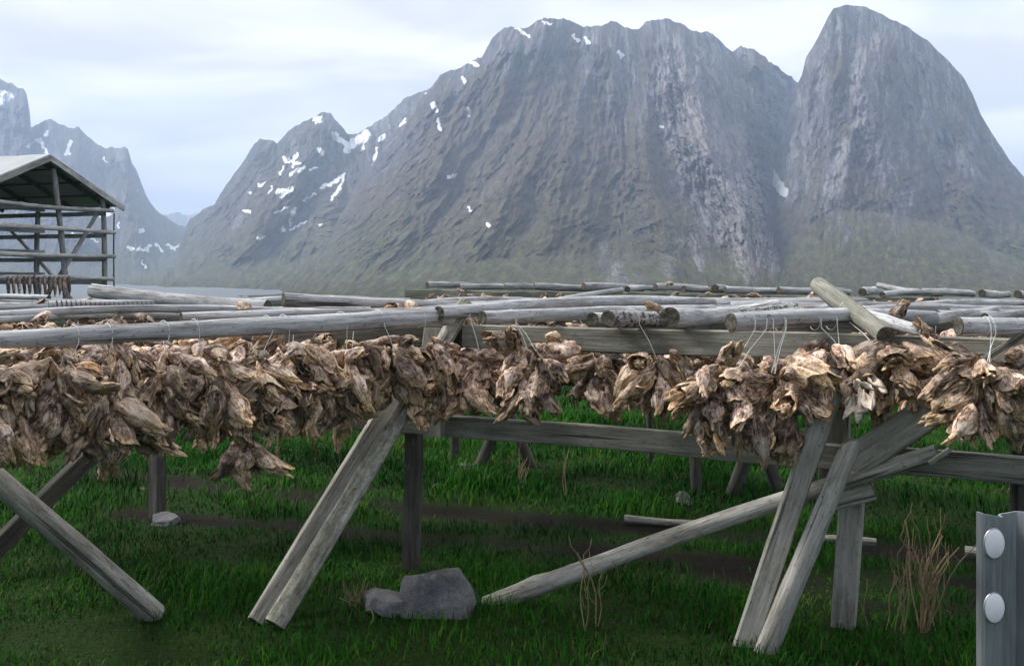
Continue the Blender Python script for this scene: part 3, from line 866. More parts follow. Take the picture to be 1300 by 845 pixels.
f3 = empty("rack_frame", Dp(730, 0.0), "middle timber frame half hidden in the shade behind the nearest beam", "rack frame")
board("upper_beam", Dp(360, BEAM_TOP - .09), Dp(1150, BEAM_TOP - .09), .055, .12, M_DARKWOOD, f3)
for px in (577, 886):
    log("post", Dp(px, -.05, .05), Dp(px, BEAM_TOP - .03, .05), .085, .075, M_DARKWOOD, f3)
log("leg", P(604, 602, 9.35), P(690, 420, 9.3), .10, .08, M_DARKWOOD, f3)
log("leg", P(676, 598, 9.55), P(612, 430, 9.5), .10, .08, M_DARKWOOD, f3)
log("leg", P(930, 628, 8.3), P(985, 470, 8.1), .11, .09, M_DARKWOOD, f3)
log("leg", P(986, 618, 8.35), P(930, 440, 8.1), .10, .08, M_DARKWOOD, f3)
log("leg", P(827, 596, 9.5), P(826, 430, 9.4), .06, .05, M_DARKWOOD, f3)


# ------------------------------------------------------------------ drying poles on the rack
def zc(d, lift=0.0): return BEAM_TOP + d / 2 + lift


def pole(a, b, label, group=None, mat=None, wraps=0, cat="pole", **kw):
    """a, b: (px, py, thickness px[, depth]); a pole lying on the rack plane unless a depth is given"""
    ends = []
    for e in (a, b):
        if len(e) > 3: Y = e[3]
        else:
            Y = 6.0
            for _ in range(6):
                d_ = e[2] * Y / F
                Y = min(26.0, (H - zc(min(d_, .12))) * F / max(4.0, e[1] - HOR))
        ends.append((P(e[0], e[1], Y), e[2] * Y / F))
    (p0, d0), (p1, d1) = ends
    o = log("drying_pole", p0, p1, d0, d1, mat or M_POLE, **kw)
    tag(o, label, cat, group)
    if wraps:
        mb = MB(); L = (p1 - p0).length; hp = []
        for i in range(wraps * 12):
            q = i / (wraps * 12); z = L * (.03 + .94 * q); r = (d0 + (d1 - d0) * q) / 2 * 1.06; a_ = i * math.pi / 6
            hp.append((r * math.cos(a_), r * math.sin(a_), z))
        twine_line(mb, hp, .005, 4)
        w_ = link("twine_wraps", mb.mesh("twine_wraps", [M_DARKWOOD]), None, Matrix.Identity(4))
        w_.parent = o
    return p0, p1, d0, d1


def twine_line(mb, pts, r=.0017, n=5):
    pts = [Vector(p) for p in pts]
    vs = []; fs = []
    for i, p in enumerate(pts):
        t = (pts[min(i + 1, len(pts) - 1)] - pts[max(0, i - 1)]).normalized()
        x = t.cross(Vector((0.3, 1, 0.1))).normalized(); y = t.cross(x)
        for k in range(n):
            a = 2 * math.pi * k / n; vs.append(p + x * r * math.cos(a) + y * r * math.sin(a))
    for i in range(len(pts) - 1):
        for k in range(n): fs.append((i * n + k, i * n + (k + 1) % n, (i + 1) * n + (k + 1) % n, (i + 1) * n + k))
    mb.add(vs, fs)


def ring(mb, c, r, th, tilt=0.0, n=16, M=None):
    vs = []; fs = []; c = Vector(c)
    for i in range(n):
        a = 2 * math.pi * i / n
        for k in range(4):
            b = math.pi / 2 * k
            rr = r + th * math.cos(b)
            q = Vector((rr * math.cos(a), rr * math.sin(a), th * math.sin(b) + tilt * rr * math.cos(a))) + c
            vs.append(M @ q if M else q)
    for i in range(n):
        for k in range(4):
            fs.append((i * 4 + k, ((i + 1) % n) * 4 + k, ((i + 1) % n) * 4 + (k + 1) % 4, i * 4 + (k + 1) % 4))
    mb.add(vs, fs)


A = pole((-130, 436, 23, 3.85), (568, 401, 24, 5.92), "long pale front pole crossing in front of the hanging heads, strings looped over it", bend=.004)
G = "poles of the drying rack"
PB0 = pole((557, 397.5, 18, 5.80), (905, 384, 11, 8.6), "pole whose dark round butt sits just above the end of the long front pole", G)
PB1 = pole((612, 403, 18, 5.45), (905, 393.5, 14, 6.75), "pole starting at the left end of the pale crossbeam, beside the front pole", G)
PB2 = pole((752, 405, 18, 5.32), (960, 391, 13, 7.2), "pole with a round dark cut end lying just left of the flaking bark log", G)
PB3 = pole((772, 405, 23, 5.25), (1010, 391.5, 16, 7.1), "short thick log with flaking black and white bark", G, M_BARK, wob=.07)
PB4 = pole((850, 403, 27, 5.10), (985, 388, 16, 7.6), "thickest round butt end, a log pointing away over the crossbeam", G)
PB5 = pole((928, 409, 25, 4.85), (1185, 404, 20, 5.35), "pale log with a dark cut end, strings of the biggest bundle tied around it", G)
PB6 = pole((1217, 414, 24, 4.45), (1430, 413, 21, 4.58), "grey log with a dark cut end above the rightmost heads", G)
PT1 = pole((1040, 363, 22, 5.55), (1124, 426, 24, 4.80), "thick greenish pole tilted up above all the others", G, M_BEAM, slant0=.3, bend=.002)
PT2 = pole((1091, 399, 18, 5.12), (1174, 421, 14, 4.66), "short pale pole lying under the tilted one", G, bend=.002)
pole((1146, 411, 17), (1282, 394, 13), "bleached crooked branch pole behind the tilted pole", G, bend=.03, wob=.09)
pole((1143, 402, 12), (1207, 387, 11), "short white broken pole between the tilted pole and the far beam", G, bend=.02, wob=.09)
pole((928, 390, 14), (1068, 392, 13), "grey pole just behind the pale log above the biggest bundle", G)
pole((1205, 397, 12), (1330, 397, 11), "thin pole behind the grey log of the rightmost heads", G)
pole((118, 369, 18, 8.3), (340, 388, 14, 7.3), "heavy grey pole laid crosswise on top with its butt towards the shed", G)
pole((360, 381, 19, 7.6), (610, 386, 8, 8.3), "grey pole with a square butt lying above the middle of the front pole", G)
pole((62, 387.5, 12, 7.6), (226, 388, 11, 7.9), "striped pole wound with dark twine, nearest the crosswise pole", G, wraps=26)
pole((-60, 409, 9), (236, 394, 9), "slim striped pole directly behind the left part of the front pole", G, wraps=34)
pole((-60, 398, 8), (110, 394, 7), "thin pale pole behind the striped slim one", G)
pole((214, 391, 12), (250, 389, 11), "short pole stub with a greenish cut end behind the front pole", G)
pole((323, 397, 10), (470, 394, 9), "short grey pole just behind the middle of the front pole", G)
pole((-60, 376, 7, 11.0), (62, 378, 7, 10.4), "thin pole lying in front of the shed's legs", G)
pole((50, 382, 5, 9.5), (120, 381, 4, 9.6), "thinnest rod lying before the shed", G)
pole((-60, 388, 8, 8.6), (75, 386, 8, 8.8), "pale pole end lying behind a strip of dried fish near the shed", G)
GF = "weathered poles spanning the middle of the rack"
for (a, b) in [((600, 389, 9), (880, 374, 5)), ((645, 392, 9), (960, 376, 6)), ((690, 386, 8), (900, 373, 5)), ((700, 391, 9), (1010, 377, 6)), ((735, 384, 7), (985, 374, 5)),
               ((800, 392, 10), (1050, 379, 7)), ((860, 386, 8), (1100, 376, 6)), ((905, 395, 11), (1100, 381, 8)), ((985, 400, 13), (1130, 384, 9)), ((1010, 388, 9), (1200, 379, 7)), ((1120, 392, 10), (1300, 381, 8)),
               ((1180, 386, 8), (1330, 380, 7)), ((470, 392, 9), (700, 378, 6)), ((520, 396, 10), (760, 379, 6)), ((560, 389, 8), (790, 375, 5)), ((1250, 404, 13), (1420, 390, 11)),
               ((250, 395, 10), (520, 385, 7)), ((260, 388, 8), (480, 380, 6)), ((-70, 384, 8), (330, 384, 6)), ((-70, 394, 10), (300, 391, 9)), ((-70, 404, 11), (420, 397, 9)), ((150, 400, 10), (520, 394, 8)),
               ((100, 386, 8), (360, 384, 7)), ((230, 402, 11), (560, 395, 9)), ((-70, 380, 7), (200, 380, 6)), ((260, 384, 7), (520, 381, 6)), ((20, 399, 10), (210, 397, 9)), ((380, 391, 9), (590, 388, 8)), ((640, 397, 12), (930, 387, 9)), ((700, 399, 12), (960, 388, 9)), ((875, 398, 13), (1130, 389, 10)), ((960, 394, 11), (1210, 386, 8)), ((1040, 398, 13), (1260, 389, 10)),
               ((1090, 402, 14), (1330, 392, 11)), ((1190, 400, 13), (1400, 391, 11)), ((610, 393, 10), (860, 384, 7)), ((780, 396, 11), (1020, 386, 8)), ((1230, 393, 10), (1420, 387, 9)), ((905, 388, 9), (1130, 382, 7)), ((660, 388, 9), (880, 382, 7))]:
    b = (b[0], max(b[1] + 5, 382), b[2] + 1) if b[0] > 600 else b
    pole(a, b, "weathered grey pole spanning the rack between crossbeam and far beam", GF, bend=.02)
GC = "poles on the far beam"
cps = [543, 583, 640, 678, 740, 795, 830, 866, 905, 918, 985, 1040, 1090, 1130, 1163, 1240, 1285, 1330, 1400]
for i, (x0, x1) in enumerate(zip(cps[:-1], cps[1:])):
    Ym = (Cp(x0, 0).y); d_ = random.uniform(.085, .115)
    p0 = Cp(x0, cz(x0) + d_ / 2 + random.uniform(0, .03)); p1 = Cp(x1 + random.uniform(10, 60), cz(x1) + d_ * .4 + .01) + Vector((0, random.uniform(.3, 1.4), 0))
    tag(log("drying_pole", p0 - Vector((0, .15, 0)), p1, d_, d_ * .85), "pole end resting on the far pale beam", "pole", GC)
for (x0, y0, x1, y1, Y0, Y1) in [(700, 383, 790, 368, 12, 13), (1115, 362, 1165, 372, 13.8, 13.0), (1120, 374, 1182, 371, 12, 13)]:
    tag(log("drying_pole", P(x0, y0, Y0), P(x1, y1, Y1), .07, .06), "thin loose pole leaning up to the far beam", "pole", "thin loose poles near the far beam")


# ------------------------------------------------------------------ dried cod heads
def leaf_grid(mb, fr_, L, W, cup, bend, rs, out_t, in_t, red=0.0, nu=19, nv=13, th=.004, rag=.012, base=.35, skew=0.0):
    """curved gill-cover like flap growing along -Z of frame fr_: skin outside, dried flesh inside"""
    so = rs.uniform(0, 100)
    outer, inner = [], []
    for i in range(nu):
        s = i / (nu - 1)
        wv = W * (base + (1 - base) * math.sin(min(1.0, s * 1.35) * math.pi / 2)) * math.sqrt(max(.02, 1 - (max(0, s - .45) / .57) ** 2.4))
        for j in range(nv):
            t = j / (nv - 1) * 2 - 1
            ph = t * cup
            Rr = wv / max(.15, cup)
            x = Rr * math.sin(ph) + skew * s * s * W
            y = Rr * (1 - math.cos(ph))
            z = -s * L - (1 - t * t) * 0.16 * L * s
            cr = .013 * mnoise.noise((x * 22 + so, z * 14, y * 20)) + .004 * abs(math.sin(t * 7 + so + s * 3)) * s + .009 * mnoise.noise((x * 55 + so, z * 22, 3)) + .005 * mnoise.noise((x * 120 + so, z * 60, 9))
            y += cr * 1.25
            x += .006 * mnoise.noise((z * 24, so, t * 2)); z += rag * mnoise.noise((t * 6, so, 7)) * s
            a = bend * s; yy = y * math.cos(a) + z * math.sin(a); zz_ = -y * math.sin(a) + z * math.cos(a)
            outer.append(Vector((x, yy, zz_)))
    # offset by normals of the grid
    nrm = []
    for i in range(nu):
        for j in range(nv):
            p = lambda a, b: outer[min(nu - 1, max(0, a)) * nv + min(nv - 1, max(0, b))]
            n = (p(i, j + 1) - p(i, j - 1)).cross(p(i + 1, j) - p(i - 1, j))
            nrm.append(n.normalized() if n.length > 1e-9 else Vector((0, 1, 0)))
    def edge(k):
        i, j = divmod(k, nv); return i == nu - 1 or j in (0, nv - 1)
    inner = [p - n * (th * (0.4 if edge(k) else 1.0)) for k, (p, n) in enumerate(zip(outer, nrm))]
    at_o = [((.75 if edge(k) else out_t + .25 * max(0, mnoise.noise((k * .13, so, 1)))), 0, red * .4) for k in range(nu * nv)]
    at_i = [(.9 if edge(k) else in_t, .0, red) for k in range(nu * nv)]
    uv = [((j / (nv - 1)), (i / (nu - 1)) * 1.0) for i in range(nu) for j in range(nv)]
    fo = []; fi = []
    for i in range(nu - 1):
        for j in range(nv - 1):
            a = i * nv + j; q = (a, a + 1, a + nv + 1, a + nv)
            fo.append(q); fi.append(tuple(x + nu * nv for x in q[::-1]))
    rim = [i * nv for i in range(nu)] + [(nu - 1) * nv + j for j in range(1, nv)] + [i * nv + nv - 1 for i in range(nu - 2, -1, -1)]
    fr2 = []
    for a, b in zip(rim[:-1], rim[1:]): fr2.append((a, b, b + nu * nv, a + nu * nv))
    mb.add([fr_ @ p for p in outer + inner], fo + fi + fr2, 0, at_o + at_i, uv + uv)


def lump(mb, c, rx, ry, rz, rs, tone, n=8, m=10, dark=0.0, red=0.2, M=None):
    vs = []; at = []; so = rs.uniform(0, 50)
    for i in range(n + 1):
        th_ = math.pi * i / n
        for j in range(m):
            a = 2 * math.pi * j / m
            p = Vector((math.sin(th_) * math.cos(a), math.sin(th_) * math.sin(a), math.cos(th_)))
            k = 1 + .35 * mnoise.noise(p * 1.6 + Vector((so, 0, 0))) + .16 * mnoise.noise(p * 4 + Vector((so, 5, 0)))
            q = Vector((p.x * rx, p.y * ry, p.z * rz)) * k + Vector(c)
            vs.append(M @ q if M else q); at.append((tone, dark, red))
    fs = []
    for i in range(n):
        for j in range(m):
            fs.append((i * m + j, (i + 1) * m + j, (i + 1) * m + (j + 1) % m, i * m + (j + 1) % m))
    mb.add(vs, fs, 0, at, [((k % m) / m, (k // m) / n * .3) for k in range(len(vs))])


def head_mesh(seed, small=False):
    """dried, split cod head: snout at the origin, opening towards -Z, skull roof towards +Y"""
    rs = random.Random(seed); mb = MB(); so = seed * 3.3
    L = .196 * rs.uniform(.85, 1.12)
    nu, nv = (9, 10) if small else (19, 20)
    flat = rs.uniform(.75, 1.15); openr = rs.uniform(.85, 1.3); nip = rs.choice((.55, .5, .45, .4, .15, .0))
    # skull and cheeks: tube that widens from the snout, open at the nape
    rows = []
    for i in range(nu):
        u = i / (nu - 1)
        pin = 1 - nip * max(0, (u - .5) / .5) ** 1.6
        a = (.017 + (.058 * openr) * (1 - (1 - min(1, u * 1.35)) ** 1.7)) * pin; b = (.015 + .054 * flat * (1 - (1 - min(1, u * 1.3)) ** 1.5)) * pin
        for j in range(nv):
            th_ = 2 * math.pi * j / nv            # 0 = roof (+Y)
            x = a * math.sin(th_) * (1 + .10 * math.cos(2 * th_)); y = b * math.cos(th_)
            if math.cos(th_) < -.2: y *= .55 + .25 * rs.random() * 0 ; 
            z = -u * L * (1 - .12 * u * math.sin(th_) ** 2 + .14 * u * mnoise.noise((math.sin(th_) * 1.6 + so, math.cos(th_) * 1.6, 4.0)) + .05 * mnoise.noise((th_ * 3, so, 1)) * u) - (.035 * math.cos(th_) * u * u)
            n = mnoise.noise((x * 26 + so, y * 26, z * 16)) * .011 + mnoise.noise((x * 60 + so, y * 60, z * 30)) * .006
            rr = 1 + n / max(.02, math.hypot(x, y))
            x *= rr; y *= rr
            # eye sockets
            for sg in (-1, 1):
                de = math.hypot((u - .42) / .10, math.atan2(math.sin(th_ - sg * 1.05), math.cos(th_ - sg * 1.05)) / .40)
                if de < 1.6:
                    k = .62 + .38 * min(1, de / 1.2) if de < 1.2 else 1.06
                    x *= k; y *= k
            rows.append(Vector((x, y, z)))
    at = []; uv = []
    for i in range(nu):
        for j in range(nv):
            u = i / (nu - 1); th_ = 2 * math.pi * j / nv
            de = min(math.hypot((u - .42) / .10, math.atan2(math.sin(th_ - sg * 1.05), math.cos(th_ - sg * 1.05)) / .40) for sg in (-1, 1))
            rim = max(0, (u - .78) / .22)
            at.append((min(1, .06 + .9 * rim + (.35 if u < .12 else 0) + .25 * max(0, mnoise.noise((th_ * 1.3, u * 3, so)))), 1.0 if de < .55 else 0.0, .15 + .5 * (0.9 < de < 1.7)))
            uv.append((j / nv * 2.2, u))
    fs = [(i * nv + j, (i + 1) * nv + j, (i + 1) * nv + (j + 1) % nv, i * nv + (j + 1) % nv) for i in range(nu - 1) for j in range(nv)]
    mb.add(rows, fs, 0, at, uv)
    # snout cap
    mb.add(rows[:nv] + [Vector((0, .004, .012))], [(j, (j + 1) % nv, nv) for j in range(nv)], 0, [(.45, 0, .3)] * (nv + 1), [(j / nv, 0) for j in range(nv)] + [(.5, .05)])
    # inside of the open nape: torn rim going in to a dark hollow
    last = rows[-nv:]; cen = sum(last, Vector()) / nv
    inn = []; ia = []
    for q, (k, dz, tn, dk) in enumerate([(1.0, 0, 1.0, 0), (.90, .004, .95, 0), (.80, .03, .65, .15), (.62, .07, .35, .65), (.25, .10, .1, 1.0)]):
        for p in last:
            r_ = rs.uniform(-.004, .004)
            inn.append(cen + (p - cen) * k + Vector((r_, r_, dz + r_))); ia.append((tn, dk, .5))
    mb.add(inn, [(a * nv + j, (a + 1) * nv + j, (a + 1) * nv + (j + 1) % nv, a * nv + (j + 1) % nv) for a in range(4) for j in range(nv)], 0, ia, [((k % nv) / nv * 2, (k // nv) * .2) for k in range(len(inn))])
    # backbone stub with its two prongs
    zb = -L * rs.uniform(1.0, 1.12)
    kz = 1 - .35 * nip
    lump(mb, (0, .010 * flat, zb + .014), .034 * kz, .028 * kz, .036, rs, .9, red=.35)
    for sg in (-1, 1):
        lump(mb, (sg * rs.uniform(.010, .017), .008, zb - rs.uniform(.012, .026)), .012, .013, rs.uniform(.017, .030), rs, .95)
    if not small:
        for _ in range(5):
            lump(mb, (rs.uniform(-.035, .035), rs.uniform(-.03, .025), zb + rs.uniform(-.008, .02)), rs.uniform(.008, .016), rs.uniform(.007, .013), rs.uniform(.012, .024), rs, rs.uniform(.5, 1))
    lk = dict(nu=8, nv=5) if small else {}
    parts = [("fish_head", mb)]
    for sg in (-1, 1):
        gm = MB(); parts.append(("gill_cover", gm))
        T = Matrix.Translation((sg * .034 * openr, -.006, -L * rs.uniform(.36, .48))) @ Matrix.Rotation(sg * rs.uniform(.0, .28) * (2.0 if rs.random() < .2 else 1), 4, 'Y') @ Matrix.Rotation(-sg * rs.uniform(1.1, 2.0), 4, 'Z')
        leaf_grid(gm, T, L * rs.uniform(.42, .62), .058 * rs.uniform(.75, 1.2), rs.uniform(1.0, 1.7), rs.uniform(-.2, .7), rs, rs.uniform(.0, .45), rs.uniform(.45, .95), rs.uniform(0, .6), skew=rs.uniform(-.4, .4), **lk)
    # lower jaw, two arms hanging below the snout
    op = rs.uniform(.0, .35); jm = MB(); parts.append(("jaw", jm))
    for sg in (-1, 1):
        T = Matrix.Translation((sg * .014, -.016, -.01)) @ Matrix.Rotation(-op, 4, 'X') @ Matrix.Rotation(sg * rs.uniform(.10, .3), 4, 'Y') @ Matrix.Rotation(math.pi + sg * rs.uniform(.2, .9), 4, 'Z')
        leaf_grid(jm, T, L * rs.uniform(.45, .65), .030 * rs.uniform(.7, 1.3), rs.uniform(.6, 1.2), rs.uniform(-.5, .6), rs, rs.uniform(.1, .6), rs.uniform(.5, 1), rs.uniform(.1, .7), skew=rs.uniform(-.5, .5), **lk)
    # collar of shoulder skin
    for _ in range(1 if small else rs.choice((0, 0, 0, 1))):
        a = rs.uniform(-2.6, 2.6)
        T = Matrix.Translation((.045 * math.sin(a), .035 * math.cos(a) - .005, -L * rs.uniform(.6, .8))) @ Matrix.Rotation(rs.uniform(-.4, .4), 4, 'Y') @ Matrix.Rotation(-a, 4, 'Z') @ Matrix.Rotation(rs.uniform(-.2, .5), 4, 'X') @ Matrix.Rotation(math.pi, 4, 'Z')
        leaf_grid(mb, T, L * rs.uniform(.3, .5), .036 * rs.uniform(.6, 1.2), rs.uniform(.5, 1.3), rs.uniform(-.9, .9), rs, rs.uniform(.1, .6), rs.uniform(.5, 1), rs.uniform(0, .5), nu=7 if small else 11, nv=5 if small else 7)
    # dry out: twist, bend and shrivel the whole head
    tw, bx, by = rs.uniform(-2.2, 2.2), rs.uniform(-2.0, 2.0), rs.uniform(-2.0, 2.0)
    sx = rs.uniform(.75, 1.08)
    for _, q in parts:
        for k, p in enumerate(q.v):
            x, y, z = p; a = tw * z
            x, y = x * math.cos(a) - y * math.sin(a), x * math.sin(a) + y * math.cos(a)
            x = x * sx + bx * z * z; y = y + by * z * z
            x += .009 * mnoise.noise((x * 11 + so, y * 11, z * 11)); y += .009 * mnoise.noise((x * 11, y * 11 + so, z * 11))
            q.v[k] = (x, y, z)
    whole = MB()
    for _, q in parts: whole.add(q.v, q.f, 0, q.a, q.uv)
    return whole.mesh("fish_head", [M_FISH], True), ([] if small else [(nm, q.mesh(nm, [M_FISH], True)) for nm, q in parts])


HEADS = [head_mesh(100 + i) for i in range(18)]
SMALL = [head_mesh(300 + i, True) for i in range(8)]


HG = "bundles of dried cod heads hanging from the rack"


def bundle(top, drop, hgt, n, label, group=None, hs=1.0, spread=1.0, pole_r=.045, pole_dir=(1, .9, 0), low=False, seed=None, loops=2, el0=-8, el1=-80, pieces=False, shift=(0, 0, 0), ringed=True):
    """top: point on the pole the twine goes over; the heads start drop below it and fill hgt"""
    rs = random.Random(seed if seed is not None else random.random())
    top = Vector(top)
    root = empty("fish_head_bundle", top - Vector((0, 0, drop + hgt)), label, "fish heads", group)
    if loops:
        mb = MB(); pd = Vector(pole_dir).normalized()
        for q in range(loops):
            off = pd * (rs.uniform(-.07, .07) + (.06 * q - .03))
            Mx = axis_frame(top + off, top + off + pd)
            if ringed: ring(mb, (0, 0, 0), pole_r + .002, .0015, tilt=rs.uniform(-.12, .12), M=Mx)
            side = Vector((-pd.y, pd.x, 0));
            if side.y > 0: side = -side
            st = top + off + side * (pole_r + .004)
            en = top + Vector(shift) + Vector((rs.uniform(-.05, .05), rs.uniform(-.05, 0), -drop - .10))
            twine_line(mb, [st + Vector((0, 0, .01)), st + Vector((0, 0, -.03)), st.lerp(en, .5), en])
        mb.build("twine", [M_TWINE], root)
    ph = rs.uniform(0, 6.28)
    if not low: n = int(n * 1.5)
    for i in range(n):
        k = (i + .5) / n
        el = R(el0 + (el1 - el0) * k ** .75 + rs.uniform(-20, 20)); az = ph + i * 2.4 + rs.uniform(-.5, .5)
        out = Vector((math.cos(az) * math.cos(el), math.sin(az) * math.cos(el), math.sin(el)))
        s = hs * .80 * rs.uniform(.72, 1.2)
        # snout is tied near the twine, body points outward and down
        z = -drop - .03 - k * max(.02, hgt - .21 * hs) + rs.uniform(-.02, .02)
        base = top + Vector(shift) + Vector((0, 0, z)) + Vector((math.cos(az), math.sin(az), 0)) * rs.uniform(.0, .05) * spread
        base = base + Vector((rs.uniform(-1, 1), rs.uniform(-1, 1), 0)) * .09 * (spread - .5)
        zax = -out; up = Vector((0, 0, 1)) if abs(out.z) < .9 else Vector((math.cos(az), math.sin(az), 0))
        x = up.cross(zax).normalized(); y = zax.cross(x)
        M_ = Matrix((x, y, zax)).transposed().to_4x4() @ Matrix.Rotation(rs.uniform(-1.1, 1.1) + (math.pi if rs.random() < .22 else 0), 4, 'Z')
        M_ = Matrix.Translation(base) @ M_ @ Matrix.Diagonal((s * rs.uniform(.85, 1.1), s, s * rs.uniform(.9, 1.12), 1))
        whole, bits = rs.choice(SMALL if low else HEADS)
        if pieces:
            ho = link("fish_head", bits[0][1], root, M_)
            for nm, me in bits[1:]:
                q = bpy.data.objects.new(nm, me); col.objects.link(q); q.parent = ho
        else: link("fish_head", whole, root, M_)
    return root


def on(pl, px):
    """point and radius of a pole's axis on photo column px"""
    p0, p1, d0, d1 = pl
    lo, hi = 0.0, 1.0
    f = lambda t: 650 + F * (p0.x + (p1.x - p0.x) * t) / (p0.y + (p1.y - p0.y) * t)
    for _ in range(40):
        m_ = (lo + hi) / 2
        if (f(m_) < px) == (f(hi) > f(lo)): lo = m_
        else: hi = m_
    t = (lo + hi) / 2
    return p0.lerp(p1, t), (d0 + (d1 - d0) * t) / 2, (p1 - p0)


ordw = ["first", "second", "third", "fourth", "fifth", "sixth", "seventh", "eighth", "ninth", "tenth", "eleventh", "twelfth"]
frontA = [(-48, 450, 590), (16, 458, 602), (82, 452, 588), (140, 440, 592), (200, 448, 590), (268, 445, 566), (330, 448, 572), (380, 442, 556), (436, 440, 528), (492, 432, 520), (541, 430, 534)]
lab = ["bundle of dried cod heads cut by the left border, first string of the front pole",
       "second bundle from the left border on the front pole, above the crossing boards",
       "third bundle from the left border on the front pole, left of the stone-footed post",
       "fourth bundle from the left on the front pole, just left of the stone-footed post",
       "bundle on the front pole straight above the stone-footed post",
       "bundle on the front pole between the stone-footed post and the lowest dangling cluster",
       "bundle on the front pole right above the lowest dangling cluster",
       "bundle on the front pole just right of the lowest dangling cluster",
       "bundle on the front pole just left of the top of the raking legs",
       "bundle on the front pole covering the top of the two raking legs",
       "last bundle at the right end of the front pole"]
for i, (px, y0, y1) in enumerate(frontA):
    c, r, dr = on(A, px); Y = c.y
    ytop = HOR + (H - c.z) * F / Y
    drop = (y0 - ytop) * Y / F - .03; hg = (y1 - y0) * Y / F
    bundle(c, drop, hg + .03, 13 if hg < .4 else 17, lab[i], HG, hs=1.05, spread=1.1, pole_r=r, pole_dir=dr, seed=50 + i, loops=1, el0=-22, pieces=True)
# lowest cluster
c, r, dr = on(A, 300)
bundle(c + Vector((0, .12, -.02)), .46, .24, 6, "lowest hanging little cluster of heads, dangling below the rest over the grass", HG, hs=.95, spread=.8, pole_r=r, seed=88, loops=0, el0=-50, pieces=True)


def hang(px, y0, y1, Y, n, label, group=HG, poles=None, pr=.045, lift=0.0, pdir=(.5, .9, 0), **kw):
    ztop = BEAM_TOP + .045 + lift
    c = Vector(((px - 650) / F * Y, Y, ztop))
    ytop = HOR + (H - ztop) * F / Y
    bundle(c, (y0 - ytop) * Y / F - .02, (y1 - y0) * Y / F + .02, n, label, group, pole_r=pr, pole_dir=pdir, **kw)


def hang_on(pl, pxs, px, y0, y1, n, label, near=.10, **kw):
    c, r, dr = on(pl, pxs); Y = c.y - near
    sh = Vector(((px - 650) / F * Y - c.x, -near, 0))
    ytop = HOR + (H - c.z) * F / Y
    bundle(c, (y0 - ytop) * Y / F - .02, (y1 - y0) * Y / F + .02, n, label, HG, pole_r=r, pole_dir=dr, shift=sh, pieces=True, **kw)


hang_on(PB0, 594, 602, 440, 534, 12, "bundle against the left end of the pale crossbeam", seed=11, loops=1)
hang_on(PB1, 655, 676, 425, 536, 19, "broad bundle reaching above the crossbeam's lower edge, below the round butts", seed=12, spread=1.4, loops=2)
hang_on(PB1, 740, 762, 440, 530, 11, "smallish bundle hanging under the flaking bark log", seed=13, loops=1)
hang_on(PB3, 812, 832, 440, 532, 15, "bundle below the thickest round butt end, left of the biggest bundle", seed=14, spread=1.3, loops=1)
hang_on(PB5, 942, 918, 455, 582, 21, "left half of the biggest bundle, in front of both beams", seed=15, spread=1.4, loops=2)
hang_on(PB5, 985, 985, 450, 588, 21, "right half of the biggest bundle, tied with three strings to the pale log", seed=16, spread=1.3, loops=3)
hang_on(PB5, 1040, 1058, 432, 528, 17, "bundle with a lump of whitish torn flesh, below the tilted pole", seed=17, spread=1.3, loops=2)
hang_on(PT1, 1086, 1126, 430, 530, 13, "bundle hanging right of the tilted pole, before the plank brace", seed=18, spread=1.1, loops=1, near=.3)
hang_on(PB6, 1252, 1252, 442, 572, 20, "rightmost big bundle, in front of the plank brace", seed=19, spread=1.35, loops=2)
hang_on(PB6, 1350, 1350, 442, 580, 13, "bundle cut off by the right border", seed=20, spread=1.2, loops=1)
hang(1178, 466, 545, 5.6, 9, "shaded bundle seen through the gap beside the plank brace", seed=21, loops=1, ringed=False)
# pale torn flesh on the bundle under the tilted pole
def flesh():
    m = simple_mat("white_torn_flesh", (0.66, 0.56, 0.46), .7, .3, 45, bump=.6)
    rs = random.Random(4); mb = MB(); c = P(1096, 498, 4.72)
    for _ in range(16):
        T = Matrix.Translation(c + Vector((rs.uniform(-.05, .05), rs.uniform(-.04, .02), rs.uniform(-.03, .08)))) @ Matrix.Rotation(rs.uniform(-.7, .7), 4, 'X') @ Matrix.Rotation(rs.uniform(-.6, .6), 4, 'Y') @ Matrix.Rotation(rs.uniform(0, 6.28), 4, 'Z')
        leaf_grid(mb, T, rs.uniform(.06, .11), rs.uniform(.015, .03), rs.uniform(.6, 1.4), rs.uniform(-.9, .9), rs, .9, .9, nu=9, nv=7)
    return mb, m
par = [o for o in col.objects if o.get("label", "").startswith("bundle with a lump")][0]
mb, m_ = flesh(); mb.build("torn_flesh", [m_], par)

